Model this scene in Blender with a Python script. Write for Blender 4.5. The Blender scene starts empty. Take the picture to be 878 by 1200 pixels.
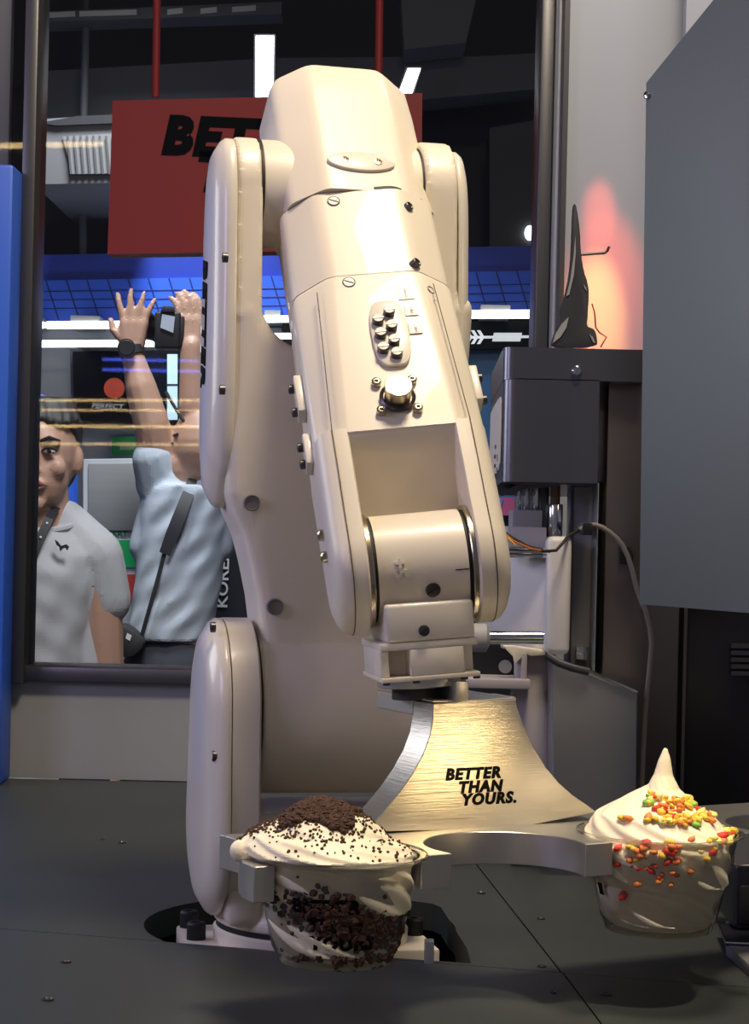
import bpy, bmesh, math, random
from mathutils import Vector, Matrix
random.seed(7)
R_ = math.radians
V = Vector
sc = bpy.context.scene
COL = sc.collection

# ------------------------------------------------------------------ camera
W, H, F = 878, 1200, 2400.0
ROLL = R_(1.3)
EYE = V((0, 0, 0.287))
cR = V((math.cos(ROLL), 0, math.sin(ROLL)))
cU = V((-math.sin(ROLL), 0, math.cos(ROLL)))
cF = V((0, 1, 0))
cam_d = bpy.data.cameras.new('camera')
cam_d.sensor_fit = 'VERTICAL'
cam_d.sensor_height = 36.0
cam_d.lens = F / H * 36.0
cam_d.clip_start = 0.05
cam_d.clip_end = 100
cam = bpy.data.objects.new('camera', cam_d)
COL.objects.link(cam)
cam.matrix_world = Matrix(((cR.x, cU.x, -cF.x, EYE.x), (cR.y, cU.y, -cF.y, EYE.y), (cR.z, cU.z, -cF.z, EYE.z), (0, 0, 0, 1)))
sc.camera = cam

# ------------------------------------------------------------------ world, lights, exposure
sc.view_settings.view_transform = 'Standard'
sc.view_settings.look = 'None'
sc.view_settings.exposure = 0.12
sc.view_settings.gamma = 1.0
sc.view_settings.use_curve_mapping = False
wd = bpy.data.worlds.new('world')
sc.world = wd
wd.use_nodes = True
wd.node_tree.nodes['Background'].inputs[0].default_value = (0.64, 0.63, 0.82, 1)
wd.node_tree.nodes['Background'].inputs[1].default_value = 0.12


def area(name, loc, target, size, power, color, size_y=None, spread=None):
    l = bpy.data.lights.new(name, 'AREA')
    l.energy = power
    l.color = color
    l.size = size
    if size_y:
        l.shape = 'RECTANGLE'
        l.size_y = size_y
    if spread:
        l.spread = R_(spread)
    o = bpy.data.objects.new(name, l)
    COL.objects.link(o)
    o.location = loc
    o.rotation_euler = (V(target) - V(loc)).to_track_quat('-Z', 'Y').to_euler()
    return o


def spot(name, loc, target, power, color, angle, blend=0.6, radius=0.02):
    l = bpy.data.lights.new(name, 'SPOT')
    l.energy = power
    l.color = color
    l.spot_size = R_(angle)
    l.spot_blend = blend
    l.shadow_soft_size = radius
    o = bpy.data.objects.new(name, l)
    COL.objects.link(o)
    o.location = loc
    o.rotation_euler = (V(target) - V(loc)).to_track_quat('-Z', 'Y').to_euler()
    return o


area('kiosk_ceiling_lamp', (0.20, 1.08, 1.65), (0.03, 1.3, 0.25), 0.30, 20, (1.0, 0.84, 0.60))
area('kiosk_left_lamp', (-1.3, 0.7, 0.8), (0.0, 1.4, 0.2), 0.5, 5.5, (0.66, 0.60, 1.0))
spot('gripper_fill', (0.98, 0.70, 0.36), (0.066, 1.20, 0.142), 52, (1.0, 0.72, 0.34), 4.4, 1.0, 0.02)  # added narrow spot that puts a warm hot spot on the gripper face
spot('sundae_fill_right', (0.40, 0.72, 1.2), (0.168, 1.19, 0.12), 42, (1.0, 0.85, 0.58), 9, 0.8, 0.03)  # added spot, brightens the right sundae
spot('sundae_fill_left', (0.15, 0.62, 1.2), (-0.02, 1.08, 0.12), 20, (1.0, 0.87, 0.64), 8, 0.8, 0.03)  # added spot, brightens the left sundae
area('kiosk_right_lamp', (0.95, 0.60, 0.75), (0.0, 1.35, 0.2), 0.15, 0.9, (1.0, 0.80, 0.50))
area('window_side_lamp', (-1.15, 1.75, 0.60), (0.0, 1.35, 0.2), 0.45, 3.2, (0.90, 0.92, 1.0))
area('kiosk_back_lamp', (0.35, 1.75, 1.25), (0.3, 2.1, 0.5), 0.2, 1.4, (0.85, 0.88, 1.0))
spot('hall_lamp_near', (-0.30, 3.42, 1.25), (-0.58, 4.2, 0.1), 60, (0.95, 0.97, 1.0), 42, 0.6, 0.2)
spot('hall_lamp_far', (-0.5, 4.1, 1.9), (-0.5, 4.95, 0.3), 150, (0.92, 0.96, 1.0), 60, 0.6, 0.2)

# ------------------------------------------------------------------ pixel rays (camera measurements to world points)


def ray(px, py):
    return cF + cR * ((px - W / 2) / F) + cU * ((H / 2 - py) / F)


def P(px, py, Y):
    return EYE + ray(px, py) * Y


def on_plane(px, py, o, n):
    d = ray(px, py)
    return EYE + d * ((V(o) - EYE).dot(n) / d.dot(n))


def on_z(px, py, z=0.0):
    return on_plane(px, py, V((0, 0, z)), V((0, 0, 1)))


# ------------------------------------------------------------------ materials
MATS = {}


def mat(name, color, rough=0.5, metal=0.0, noise=0.0, scale=30.0, bump=0.0, coat=0.0, emit=None, estr=0.0, aniso=None, spec=0.5, sss=0.0):
    if name in MATS:
        return MATS[name]
    m = bpy.data.materials.new(name)
    m.use_nodes = True
    nt = m.node_tree
    b = nt.nodes['Principled BSDF']
    b.inputs['Base Color'].default_value = (*color, 1)
    b.inputs['Roughness'].default_value = rough
    b.inputs['Metallic'].default_value = metal
    b.inputs['Specular IOR Level'].default_value = spec
    b.inputs['Coat Weight'].default_value = coat
    if sss:
        b.inputs['Subsurface Weight'].default_value = sss
        b.inputs['Subsurface Radius'].default_value = (0.01, 0.006, 0.004)
    tc = nt.nodes.new('ShaderNodeTexCoord')
    mp = nt.nodes.new('ShaderNodeMapping')
    if aniso:
        mp.inputs['Scale'].default_value = aniso
    nt.links.new(tc.outputs['Object'], mp.inputs['Vector'])
    nz = nt.nodes.new('ShaderNodeTexNoise')
    nz.inputs['Scale'].default_value = scale
    nz.inputs['Detail'].default_value = 4
    nt.links.new(mp.outputs['Vector'], nz.inputs['Vector'])
    if noise:
        mx = nt.nodes.new('ShaderNodeMix')
        mx.data_type = 'RGBA'
        mx.inputs['A'].default_value = (*[max(0, c * (1 - noise)) for c in color], 1)
        mx.inputs['B'].default_value = (*[min(1, c * (1 + noise)) for c in color], 1)
        nt.links.new(nz.outputs['Fac'], mx.inputs['Factor'])
        nt.links.new(mx.outputs['Result'], b.inputs['Base Color'])
    if bump:
        bp = nt.nodes.new('ShaderNodeBump')
        bp.inputs['Strength'].default_value = bump
        bp.inputs['Distance'].default_value = 0.002
        nt.links.new(nz.outputs['Fac'], bp.inputs['Height'])
        nt.links.new(bp.outputs['Normal'], b.inputs['Normal'])
    if emit:
        b.inputs['Emission Color'].default_value = (*emit, 1)
        b.inputs['Emission Strength'].default_value = estr
    MATS[name] = m
    return m


def clear_mat(name, tint, fres=1.45, rough=0.03, milk=0.0, milk_col=(0.9, 0.9, 0.9)):
    m = bpy.data.materials.new(name)
    m.use_nodes = True
    nt = m.node_tree
    nt.nodes.clear()
    out = nt.nodes.new('ShaderNodeOutputMaterial')
    tr = nt.nodes.new('ShaderNodeBsdfTransparent')
    tr.inputs[0].default_value = (*tint, 1)
    gl = nt.nodes.new('ShaderNodeBsdfGlossy')
    gl.inputs['Roughness'].default_value = rough
    fr = nt.nodes.new('ShaderNodeFresnel')
    fr.inputs['IOR'].default_value = fres
    mx = nt.nodes.new('ShaderNodeMixShader')
    nt.links.new(fr.outputs[0], mx.inputs[0])
    if milk:
        df = nt.nodes.new('ShaderNodeBsdfDiffuse')
        df.inputs[0].default_value = (*milk_col, 1)
        m2 = nt.nodes.new('ShaderNodeMixShader')
        m2.inputs[0].default_value = milk
        nt.links.new(tr.outputs[0], m2.inputs[1])
        nt.links.new(df.outputs[0], m2.inputs[2])
        nt.links.new(m2.outputs[0], mx.inputs[1])
    else:
        nt.links.new(tr.outputs[0], mx.inputs[1])
    nt.links.new(gl.outputs[0], mx.inputs[2])
    nt.links.new(mx.outputs[0], out.inputs[0])
    MATS[name] = m
    return m


M_PAINT = mat('robot_paint', (0.79, 0.71, 0.59), 0.40, 0, noise=0.03, scale=6, coat=0.10)
M_PAINT2 = mat('robot_cover_paint', (0.76, 0.70, 0.61), 0.33, 0, noise=0.03, scale=6, coat=0.3)
M_GAP = mat('joint_gap_black', (0.006, 0.006, 0.007), 0.6)
M_BLACK = mat('black_ink', (0.003, 0.003, 0.003), 0.7, spec=.1)
M_SCREW = mat('dark_screw', (0.10, 0.09, 0.09), 0.35, 0.8)
M_STEELRING = mat('ring_steel', (0.55, 0.47, 0.33), 0.25, 1.0)
M_BRUSH = mat('brushed_aluminium', (0.66, 0.62, 0.55), 0.30, 1.0, noise=0.04, scale=60, bump=0.10, aniso=(0.4, 0.4, 45))
M_PLATE = mat('satin_aluminium', (0.62, 0.60, 0.57), 0.40, 1.0, noise=0.05, scale=80, bump=0.03)
M_CHROME = mat('chrome', (0.72, 0.73, 0.76), 0.12, 1.0)
M_BRASS = mat('pale_brass', (0.72, 0.62, 0.42), 0.28, 1.0)
M_DECK = mat('deck_grey', (0.043, 0.050, 0.048), 0.45, 0.1, noise=0.10, scale=5)
M_WELL = mat('well_black', (0.004, 0.004, 0.005), 0.7)
M_MACHINE = mat('machine_steel', (0.20, 0.20, 0.23), 0.30, 0.9, noise=0.08, scale=8, aniso=(1, 1, 0.3))
M_COLUMN = mat('column_steel', (0.19, 0.17, 0.165), 0.34, 0.85, noise=0.1, scale=6)
M_CAB = mat('cabinet_steel', (0.125, 0.135, 0.15), 0.48, 0.6, noise=0.06, scale=4)
M_CABDARK = mat('cabinet_black', (0.018, 0.018, 0.024), 0.32, 0.3)
M_WALLGREY = mat('kiosk_wall_grey', (0.30, 0.31, 0.32), 0.55, 0.0, noise=0.05, scale=6)
M_PANEL = mat('panel_grey', (0.34, 0.36, 0.41), 0.45, 0.1, noise=0.03, scale=3)
M_FRAME = mat('window_frame_steel', (0.11, 0.11, 0.12), 0.38, 0.8)
M_FRAMEL = mat('light_frame_steel', (0.42, 0.43, 0.43), 0.42, 0.5)
M_BLUE = mat('blue_paint', (0.03, 0.12, 0.62), 0.4)
M_PLASTIC = mat('off_white_plastic', (0.62, 0.60, 0.60), 0.45)
M_PINKG = mat('mauve_grey_plastic', (0.40, 0.36, 0.37), 0.5)
M_LED = mat('led_white', (1, 1, 1), 0.5, emit=(0.95, 0.98, 1.0), estr=5.0)

GLASS = clear_mat('window_glass', (0.97, 0.98, 0.99), 1.28, 0.02)
CUPPL = clear_mat('cup_plastic', (0.985, 0.985, 0.98), 1.45, 0.06, milk=0.05)


# ------------------------------------------------------------------ mesh builder
class Fr:
    """frame: origin and three axes"""

    def __init__(s, o, a, b, c):
        s.o, s.a, s.b, s.c = V(o), V(a).normalized(), V(b).normalized(), V(c).normalized()

    def p(s, x, y, z):
        return s.o + s.a * x + s.b * y + s.c * z

    def loc(s, q):
        d = V(q) - s.o
        return V((d.dot(s.a), d.dot(s.b), d.dot(s.c)))


WORLD = Fr((0, 0, 0), (1, 0, 0), (0, 1, 0), (0, 0, 1))


class MB:
    def __init__(s):
        s.bm = bmesh.new()

    def loft(s, rings, cap=True, closed=True):
        vs = [[s.bm.verts.new(q) for q in r] for r in rings]
        n = len(vs[0])
        for i in range(len(vs) - 1):
            for j in range(n if closed else n - 1):
                k = (j + 1) % n
                s.bm.faces.new((vs[i][j], vs[i][k], vs[i + 1][k], vs[i + 1][j]))
        if cap:
            s.bm.faces.new(list(reversed(vs[0])))
            s.bm.faces.new(vs[-1])
        return s

    def prism(s, pts, c0, c1, fr=WORLD):
        return s.loft([[fr.p(x, y, c0) for x, y in pts], [fr.p(x, y, c1) for x, y in pts]])

    def box(s, x0, x1, y0, y1, z0, z1, fr=WORLD):
        return s.prism([(x0, y0), (x1, y0), (x1, y1), (x0, y1)], z0, z1, fr)

    def lathe(s, prof, fr=WORLD, seg=40, cap=True, a0=0.0):
        rings = []
        for r, h in prof:
            rings.append([fr.p(max(r, 1e-5) * math.cos(a0 + 2 * math.pi * k / seg), max(r, 1e-5) * math.sin(a0 + 2 * math.pi * k / seg), h) for k in range(seg)])
        return s.loft(rings, cap)

    def tube(s, pts, r, seg=10, cap=True):
        pts = [V(p) for p in pts]
        rr = r if isinstance(r, (list, tuple)) else [r] * len(pts)
        rings = []
        up = None
        for i, p in enumerate(pts):
            d = (pts[min(i + 1, len(pts) - 1)] - pts[max(i - 1, 0)]).normalized()
            if up is None:
                up = V((0, 0, 1)) if abs(d.z) < 0.9 else V((0, 1, 0))
            a = d.cross(up).normalized()
            b = a.cross(d).normalized()
            up = b
            rings.append([p + a * rr[i] * math.cos(2 * math.pi * k / seg) + b * rr[i] * math.sin(2 * math.pi * k / seg) for k in range(seg)])
        return s.loft(rings, cap)

    def ell(s, c, rx, ry, rz, seg=16, fr=None):
        c = V(c)
        fr = fr or Fr((0, 0, 0), (1, 0, 0), (0, 1, 0), (0, 0, 1))
        rings = []
        n = max(6, seg // 2)
        for i in range(n + 1):
            t = -math.pi / 2 + math.pi * i / n
            q = max(math.cos(t), 0.02)
            rings.append([c + fr.a * rx * q * math.cos(2 * math.pi * k / seg) + fr.b * ry * q * math.sin(2 * math.pi * k / seg) + fr.c * rz * math.sin(t) for k in range(seg)])
        return s.loft(rings)

    def cap(s, p0, p1, r0, r1, seg=12):
        """tapered capsule"""
        p0, p1 = V(p0), V(p1)
        d = (p1 - p0).normalized()
        up = V((0, 0, 1)) if abs(d.z) < 0.9 else V((0, 1, 0))
        a = d.cross(up).normalized()
        b = a.cross(d)
        rings = []
        for i in range(5):
            t = -math.pi / 2 + (math.pi / 2) * i / 4
            rings.append((p0 + d * r0 * math.sin(t), r0 * max(math.cos(t), 0.03)))
        for i in range(5):
            t = (math.pi / 2) * i / 4
            rings.append((p1 + d * r1 * math.sin(t), r1 * max(math.cos(t), 0.03)))
        return s.loft([[c + a * r * math.cos(2 * math.pi * k / seg) + b * r * math.sin(2 * math.pi * k / seg) for k in range(seg)] for c, r in rings])

    def bevel(s, w, seg=2, ang=35):
        bmesh.ops.recalc_face_normals(s.bm, faces=s.bm.faces[:])
        es = [e for e in s.bm.edges if len(e.link_faces) == 2 and e.calc_face_angle(0) > R_(ang)]
        bmesh.ops.bevel(s.bm, geom=es, offset=w, offset_type='OFFSET', segments=seg, profile=0.5, affect='EDGES', clamp_overlap=True)
        return s


def root_of(o):
    while o.parent:
        o = o.parent
    return o


def link_mesh(name, me, m, parent=None, sharp=32):
    o = bpy.data.objects.new(name, me)
    COL.objects.link(o)
    if m is not None:
        me.materials.clear()
        me.materials.append(m)
    if sharp is not None:
        for p in me.polygons:
            p.use_smooth = True
        me.set_sharp_from_angle(angle=R_(sharp))
    if parent is not None:
        o.parent = parent
    return o


def obj(name, mb, m, parent=None, sharp=32, at=None):
    """one mesh object; vertices given in world space"""
    bm = mb.bm
    bmesh.ops.recalc_face_normals(bm, faces=bm.faces[:])
    if parent is not None:
        off = root_of(parent).location.copy()
    else:
        if at is None:
            xs = [v.co for v in bm.verts]
            at = V(((min(v.x for v in xs) + max(v.x for v in xs)) / 2, (min(v.y for v in xs) + max(v.y for v in xs)) / 2, min(v.z for v in xs)))
        off = V(at)
    for v in bm.verts:
        v.co -= off
    me = bpy.data.meshes.new(name)
    bm.to_mesh(me)
    bm.free()
    o = link_mesh(name, me, m, parent, sharp)
    if parent is None:
        o.location = off
    return o


def tag(o, label=None, cat=None, group=None, kind=None):
    if label:
        o['label'] = label
    if cat:
        o['category'] = cat
    if group:
        o['group'] = group
    if kind:
        o['kind'] = kind
    return o


def thing(name, loc, label, cat, group=None):
    o = bpy.data.objects.new(name, None)
    o.empty_display_size = 0.05
    COL.objects.link(o)
    o.location = loc
    return tag(o, label, cat, group)


def struct(o):
    o['kind'] = 'structure'
    return o


def remeshed(mb, voxel, it=6, fac=0.5):
    bm = mb.bm
    bmesh.ops.recalc_face_normals(bm, faces=bm.faces[:])
    me = bpy.data.meshes.new('tmp')
    bm.to_mesh(me)
    bm.free()
    o = bpy.data.objects.new('tmp', me)
    COL.objects.link(o)
    r = o.modifiers.new('r', 'REMESH')
    r.mode = 'VOXEL'
    r.voxel_size = voxel
    if it:
        sm = o.modifiers.new('s', 'SMOOTH')
        sm.factor = fac
        sm.iterations = it
    dg = bpy.context.evaluated_depsgraph_get()
    me2 = bpy.data.meshes.new_from_object(o.evaluated_get(dg))
    bpy.data.objects.remove(o)
    out = MB()
    out.bm.from_mesh(me2)
    bpy.data.meshes.remove(me2)
    return out


def boolean_cut(mb, cutter):
    """difference of two builders through a modifier"""
    def tmp(b):
        bmesh.ops.recalc_face_normals(b.bm, faces=b.bm.faces[:])
        me = bpy.data.meshes.new('tmp')
        b.bm.to_mesh(me)
        o = bpy.data.objects.new('tmp', me)
        COL.objects.link(o)
        return o
    a, b = tmp(mb), tmp(cutter)
    md = a.modifiers.new('b', 'BOOLEAN')
    md.operation = 'DIFFERENCE'
    md.object = b
    md.solver = 'EXACT'
    dg = bpy.context.evaluated_depsgraph_get()
    me2 = bpy.data.meshes.new_from_object(a.evaluated_get(dg))
    bpy.data.objects.remove(a)
    bpy.data.objects.remove(b)
    out = MB()
    out.bm.from_mesh(me2)
    return out


def text(name, body, size, fr, m, parent, shear=0.0, offset=0.0, thick=0.0004, align='LEFT', warp=None, sx=1.0, spacing=1.0):
    """raised lettering: frame a = reading direction, b = up, c = outwards"""
    cu = bpy.data.curves.new(name, 'FONT')
    cu.body = body
    cu.size = size
    cu.shear = shear
    cu.offset = offset
    cu.extrude = 0.0
    cu.align_x = align
    cu.space_character = spacing
    cu.resolution_u = 3
    t = bpy.data.objects.new('tmp', cu)
    COL.objects.link(t)
    dg = bpy.context.evaluated_depsgraph_get()
    me = bpy.data.meshes.new_from_object(t.evaluated_get(dg))
    bpy.data.objects.remove(t)
    mb = MB()
    mb.bm.from_mesh(me)
    bpy.data.meshes.remove(me)
    bmesh.ops.remove_doubles(mb.bm, verts=mb.bm.verts[:], dist=size * 1e-4)
    if thick:
        r = bmesh.ops.extrude_face_region(mb.bm, geom=mb.bm.faces[:])
        for g in r['geom']:
            if isinstance(g, bmesh.types.BMVert):
                g.co.z += thick
    if warp:
        bmesh.ops.subdivide_edges(mb.bm, edges=[e for e in mb.bm.edges if e.calc_length() > size * 0.2], cuts=2)
    for v in mb.bm.verts:
        x, y, z = v.co
        v.co = warp(x * sx, y, z) if warp else fr.p(x * sx, y, z)
    return obj(name, mb, m, parent, sharp=30) if parent is not None else obj(name, mb, m)


def arc(cx, cy, r, a0, a1, n):
    return [(cx + r * math.cos(R_(a0 + (a1 - a0) * i / n)), cy + r * math.sin(R_(a0 + (a1 - a0) * i / n))) for i in range(n + 1)]


def smooth_poly(pts, it=2):
    """Chaikin corner cutting of a closed outline"""
    for _ in range(it):
        q = []
        for i in range(len(pts)):
            a, b = V(pts[i]), V(pts[(i + 1) % len(pts)])
            q += [tuple(a * 0.75 + b * 0.25), tuple(a * 0.25 + b * 0.75)]
        pts = q
    return pts


def pxprism(poly, Y, depth, mb=None, d=None):
    """solid whose front outline is measured on the plane at distance Y"""
    mb = mb or MB()
    d = V(d) if d else V((0, 1, 0))
    fr = [P(x, y, Y) for x, y in poly]
    return mb.loft([fr, [q + d * depth for q in fr]])


def shade_mat(name, c):
    return mat(name, c, 0.6)


# =================================================================== KIOSK SHELL
DECK_B = 2.14
# back wall below the window
WB = 2.15
sill_z = P(130, 795, WB).z
mb = MB().box(-1.3, 0.75, WB, WB + 0.04, 0.0, sill_z)
struct(obj('wall_back', mb, M_WALLGREY))
# window: frame members and glass
win = thing('window_1', (P(330, 795, WB).x, WB + 0.02, sill_z), None, None)
win['kind'] = 'structure'
xl0 = P(36, 400, WB).x
xr0 = P(626, 400, WB).x
ztop = 0.95
obj('sill', MB().box(xl0 - 0.02, xr0 + 0.05, WB - 0.012, WB + 0.05, sill_z - 0.004, sill_z + 0.012).bevel(0.002), M_FRAME, win)
obj('jamb', MB().box(xl0 - 0.010, xl0 + 0.004, WB - 0.02, WB + 0.05, sill_z - 0.006, ztop).bevel(0.002), M_FRAME, win)
obj('jamb', MB().box(xl0 - 0.026, xl0 - 0.011, WB - 0.035, WB + 0.05, sill_z - 0.012, P(25, 560, WB).z).bevel(0.002), M_FRAMEL, win)
obj('jamb', MB().box(xr0 - 0.002, xr0 + 0.012, WB - 0.03, WB + 0.05, sill_z - 0.006, ztop).bevel(0.002), M_FRAME, win)
obj('jamb', MB().box(xr0 + 0.013, xr0 + 0.032, WB - 0.06, WB + 0.05, sill_z - 0.006, ztop).bevel(0.003), M_FRAMEL, win)
obj('pane', MB().box(-0.62, xr0, WB + 0.010, WB + 0.016, sill_z + 0.01, ztop), GLASS, win)
# blue pillar at the left end of the kiosk
bx = P(11.5, 915, WB - 0.012).x
o = obj('trim_1', MB().box(bx - 0.25, bx, WB - 0.07, WB - 0.01, 0.0, P(5, 205, WB).z).bevel(0.004), M_BLUE)
struct(o)
sx_ = P(15, 60, WB + .03).x
struct(obj('trim_13', MB().box(sx_ - .25, sx_, WB + .02, WB + .035, P(5, 215, WB).z, ztop).bevel(.002), mat('reflection_grey', (.13, .13, .16), .5)))  # solid grey strip in place of a blurred reflection on the glass
# right wall panel behind the machine
px0 = P(662, 300, 2.06).x
o = obj('wall_right', MB().box(px0, px0 + 0.14, 2.06, 2.09, 0.0, 0.95), M_PANEL)
struct(o)
o = obj('trim_2', MB().box(px0 - 0.006, px0 - 0.001, 2.05, 2.1, 0.0, 0.95), M_FRAME)
struct(o)
o = obj('wall_corner', MB().box(px0 + 0.105, px0 + 0.35, 1.98, 2.0, 0.30, 0.95), M_PANEL)
struct(o)

# =================================================================== COUNTER DECK
counter = thing('counter', (0, 1.4, -1.17), 'dark grey kiosk counter deck with a round well around the robot base', 'counter')
HC = on_z(352, 1084)
HR = (HC - on_z(170, 1079)).length


def deck_poly(pts, gap=0.0006):
    c = sum((V((x, y)) for x, y in pts), V((0, 0))) / len(pts)
    return pts


def split(poly, a, b):
    """split a convex polygon by the line a-b: (left side, right side)"""
    L, Rr = [], []
    d = b - a
    n = len(poly)
    for i in range(n):
        p, q = poly[i], poly[(i + 1) % n]
        sp = d.x * (p.y - a.y) - d.y * (p.x - a.x)
        sq = d.x * (q.y - a.y) - d.y * (q.x - a.x)
        (L if sp >= 0 else Rr).append(p)
        if sp * sq < 0:
            t = sp / (sp - sq)
            m = p + (q - p) * t
            L.append(m)
            Rr.append(m)
    return L, Rr


def inset(poly, g):
    out = []
    n = len(poly)
    c = sum(poly, V((0, 0))) / n
    for i in range(n):
        p0, p1, p2 = poly[i - 1], poly[i], poly[(i + 1) % n]
        d1 = (p1 - p0).normalized()
        d2 = (p2 - p1).normalized()
        n1, n2 = V((-d1.y, d1.x)), V((-d2.y, d2.x))
        if n1.dot(c - p1) < 0:
            n1, n2 = -n1, -n2
        k = (n1 + n2).normalized()
        out.append(p1 + k * (g / max(0.3, k.dot(n1))))
    return out


def v2(q):
    return V((q.x, q.y))


B0_ = V((-0.048, 1.395, 0)) + V((math.cos(R_(12)), math.sin(R_(12)), 0)) * .011
full = [V((-1.3, 0.7)), V((1.0, 0.7)), V((1.0, DECK_B)), V((-1.3, DECK_B))]
A0, A1 = v2(on_z(226, 1106)), v2(on_z(660, 1140))
back, front = split(full, A0, A1)
B0, B1 = v2(on_z(660, 1140)), v2(on_z(705, 1200))
fl, frr = split(front, B1, B0)
C0, C1 = v2(on_z(560, 1015)), v2(on_z(597, 1062))
bl, br = split(back, C1, C0)
for poly in (fl, frr, bl, br):
    q = inset(poly, 0.0006)
    mb = MB().prism([(p.x, p.y) for p in q], -0.02, 0.0)
    rad, cen = (.0685, B0_) if poly in (fl, frr) else (HR, HC)
    cut = MB().lathe([(rad, -0.1), (rad, 0.1)], Fr((cen.x, cen.y, 0), (1, 0, 0), (0, 1, 0), (0, 0, 1)), 72)
    mb = boolean_cut(mb, cut) if cut else mb
    if poly is bl or poly is br:
        hp = [v2(on_z(*c)) for c in ((440, 1050), (507, 1059), (517, 1063), (548, 1112), (552, 1129), (440, 1121))]
        mb = boolean_cut(mb, MB().prism([(p.x, p.y) for p in hp], -0.1, 0.1))
    obj('deck_panel', mb, M_DECK, counter, sharp=25)
mb = MB().lathe([(HR + 0.07, -0.021), (HR + 0.07, -0.075), (0.0001, -0.075)], Fr((HC.x, HC.y, 0), (1, 0, 0), (0, 1, 0), (0, 0, 1)), 60, cap=False)
obj('well', mb, M_WELL, counter)
obj('body', MB().box(-1.3, 1.0, 0.72, DECK_B - 0.001, -1.17, -0.09), M_WALLGREY, counter)
for (x, y, r) in ((77, 1128, .0035), (56, 1172, .0038), (143, 988, .0035), (120, 984, .002), (564, 1047, .0035), (634, 1077, .003), (635, 1133, .003), (710, 1166, .0035), (648, 1164, .002)):
    c = on_z(x, y)
    obj('screw', MB().lathe([(r, -0.001), (r, 0.0008), (r * .7, 0.0011), (r * .55, 0.0004), (0, 0.0004)], Fr(c, (1, 0, 0), (0, 1, 0), (0, 0, 1)), 14), M_SCREW, counter)

# =================================================================== ROBOT ARM
AL = R_(12)
uA = V((math.cos(AL), math.sin(AL), 0))     # along the shoulder axis, to the right
fA = V((math.sin(AL), -math.cos(AL), 0))    # forwards, to the camera
zA = V((0, 0, 1))
B = V((-0.048, 1.395, 0))
robot = thing('robot_arm', (B.x, B.y, -0.075), 'cream white industrial robot arm bending down over the dark deck', 'robot arm')
J2 = V((B.x, B.y, 0.151))
J3f, J3z = -0.015, 0.503
RF = Fr(B, uA, fA, zA)      # x = u, y = forward, z = up


def uz(px, py):
    """pixel on the plane through the base axis facing the camera -> (u, z)"""
    q = RF.loc(on_plane(px, py, B, fA))
    return (q.x, q.z)


# base: square mounting plate, ring, turret
BZ = Fr(B + uA * .011, uA, fA, zA)
mb = MB().prism([(-.086, -.050), (.080, -.050), (.080, .046), (-.086, .046)], -0.075, -0.004, BZ).bevel(0.002, 2)
base = obj('base_plate', mb, M_PAINT, robot)
for x in (-.078, .073):
    for y in (-.042, -.002):
        obj('bolt', MB().lathe([(.0065, -.006), (.0065, .006), (.0055, .0075), (.003, .0075), (.003, .005), (0, .005)], Fr(BZ.p(x, y, 0), uA, fA, zA), 18), M_GAP, base)
lq = on_z(503, 1130)
obj('lug', MB().box(lq.x - .003, lq.x + .003, lq.y + .002, lq.y + .012, -.075, .014).bevel(.0006), M_PLATE, base)
mb = MB().lathe([(.066, -.012), (.0665, .004), (.064, .006)], BZ, 64)
obj('base_ring', mb, M_PAINT, robot)
obj('base_joint', MB().lathe([(.0645, .005), (.0645, .009)], BZ, 64), M_GAP, robot)
mb = MB().lathe([(.066, .008), (.0665, .014), (.062, .022), (.056, .034), (.053, .05), (.052, .078), (.050, .084), (.045, .0865), (0, .0865)], BZ, 64)
# broad shoulder of the turret towards the right, below the hub
mb.prism([(-.06, -.040), (.070, -.040), (.078, -.028), (.078, .030), (.070, .042), (-.06, .042)], .058, .0865, BZ)
turret = obj('turret', remeshed(mb, 0.0025, 8), M_PAINT, robot, sharp=None)
for a in (62, 20):
    c = BZ.p(.0615 * math.cos(R_(a + 35)), .0615 * math.sin(R_(a + 35)), .024)
# dimple on the turret flank
dq = P(299, 1085, B.y - .062)


def capsule(R, z0, z1, n=22, f0=0.0, kx=1.0, Rb=None):
    Rb = Rb or R
    return [(f0 + R * kx * math.cos(t), z1 + R * math.sin(t)) for t in [math.pi * i / n for i in range(n + 1)]] + \
           [(f0 + Rb * kx * math.cos(t), z0 + R * math.sin(t)) for t in [math.pi + math.pi * i / n for i in range(n + 1)]]


LW = Fr(B, fA, zA, uA)      # outlines in (forward, up), extruded along u
mb = MB()
prof = [(-.0355, .0600), (-.037, .0625), (-.0545, .0625)]
mb.loft([[LW.p(x, y, u) for x, y in capsule(r, .080, .151, Rb=r + .005)] for u, r in prof])
# web that joins wall and turret
mb2 = MB().prism([(-.05, .012), (.05, .012), (.05, .09), (-.05, .09)], -.054, -.03, LW)
obj('shoulder_wall', mb, M_PAINT, robot)
obj('shoulder_web', mb2.bevel(.008, 3), M_PAINT, robot)
mb = MB()
prof = [(-.0552, .0618), (-.056, .0622), (-.0590, .0622), (-.0625, .0600), (-.0665, .0535), (-.0685, .0500), (-.0700, .042), (-.0710, .030), (-.0715, .012)]
mb.loft([[LW.p(x, y, u) for x, y in capsule(r, .076, .151, Rb=r + .008)] for u, r in prof])
shc = obj('shoulder_cover', mb, M_PAINT2, robot, sharp=45)
for (x, y) in ((249, 735), (251, 886), (241, 994)):
    q = on_plane(x, y, LW.p(0, 0, -.0655), uA)
    obj('screw', MB().lathe([(.0035, -.002), (.0035, .0012), (.0022, .0014), (.0022, 0), (0, 0)], Fr(q, fA, zA, -uA), 14), M_SCREW, shc)

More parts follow.
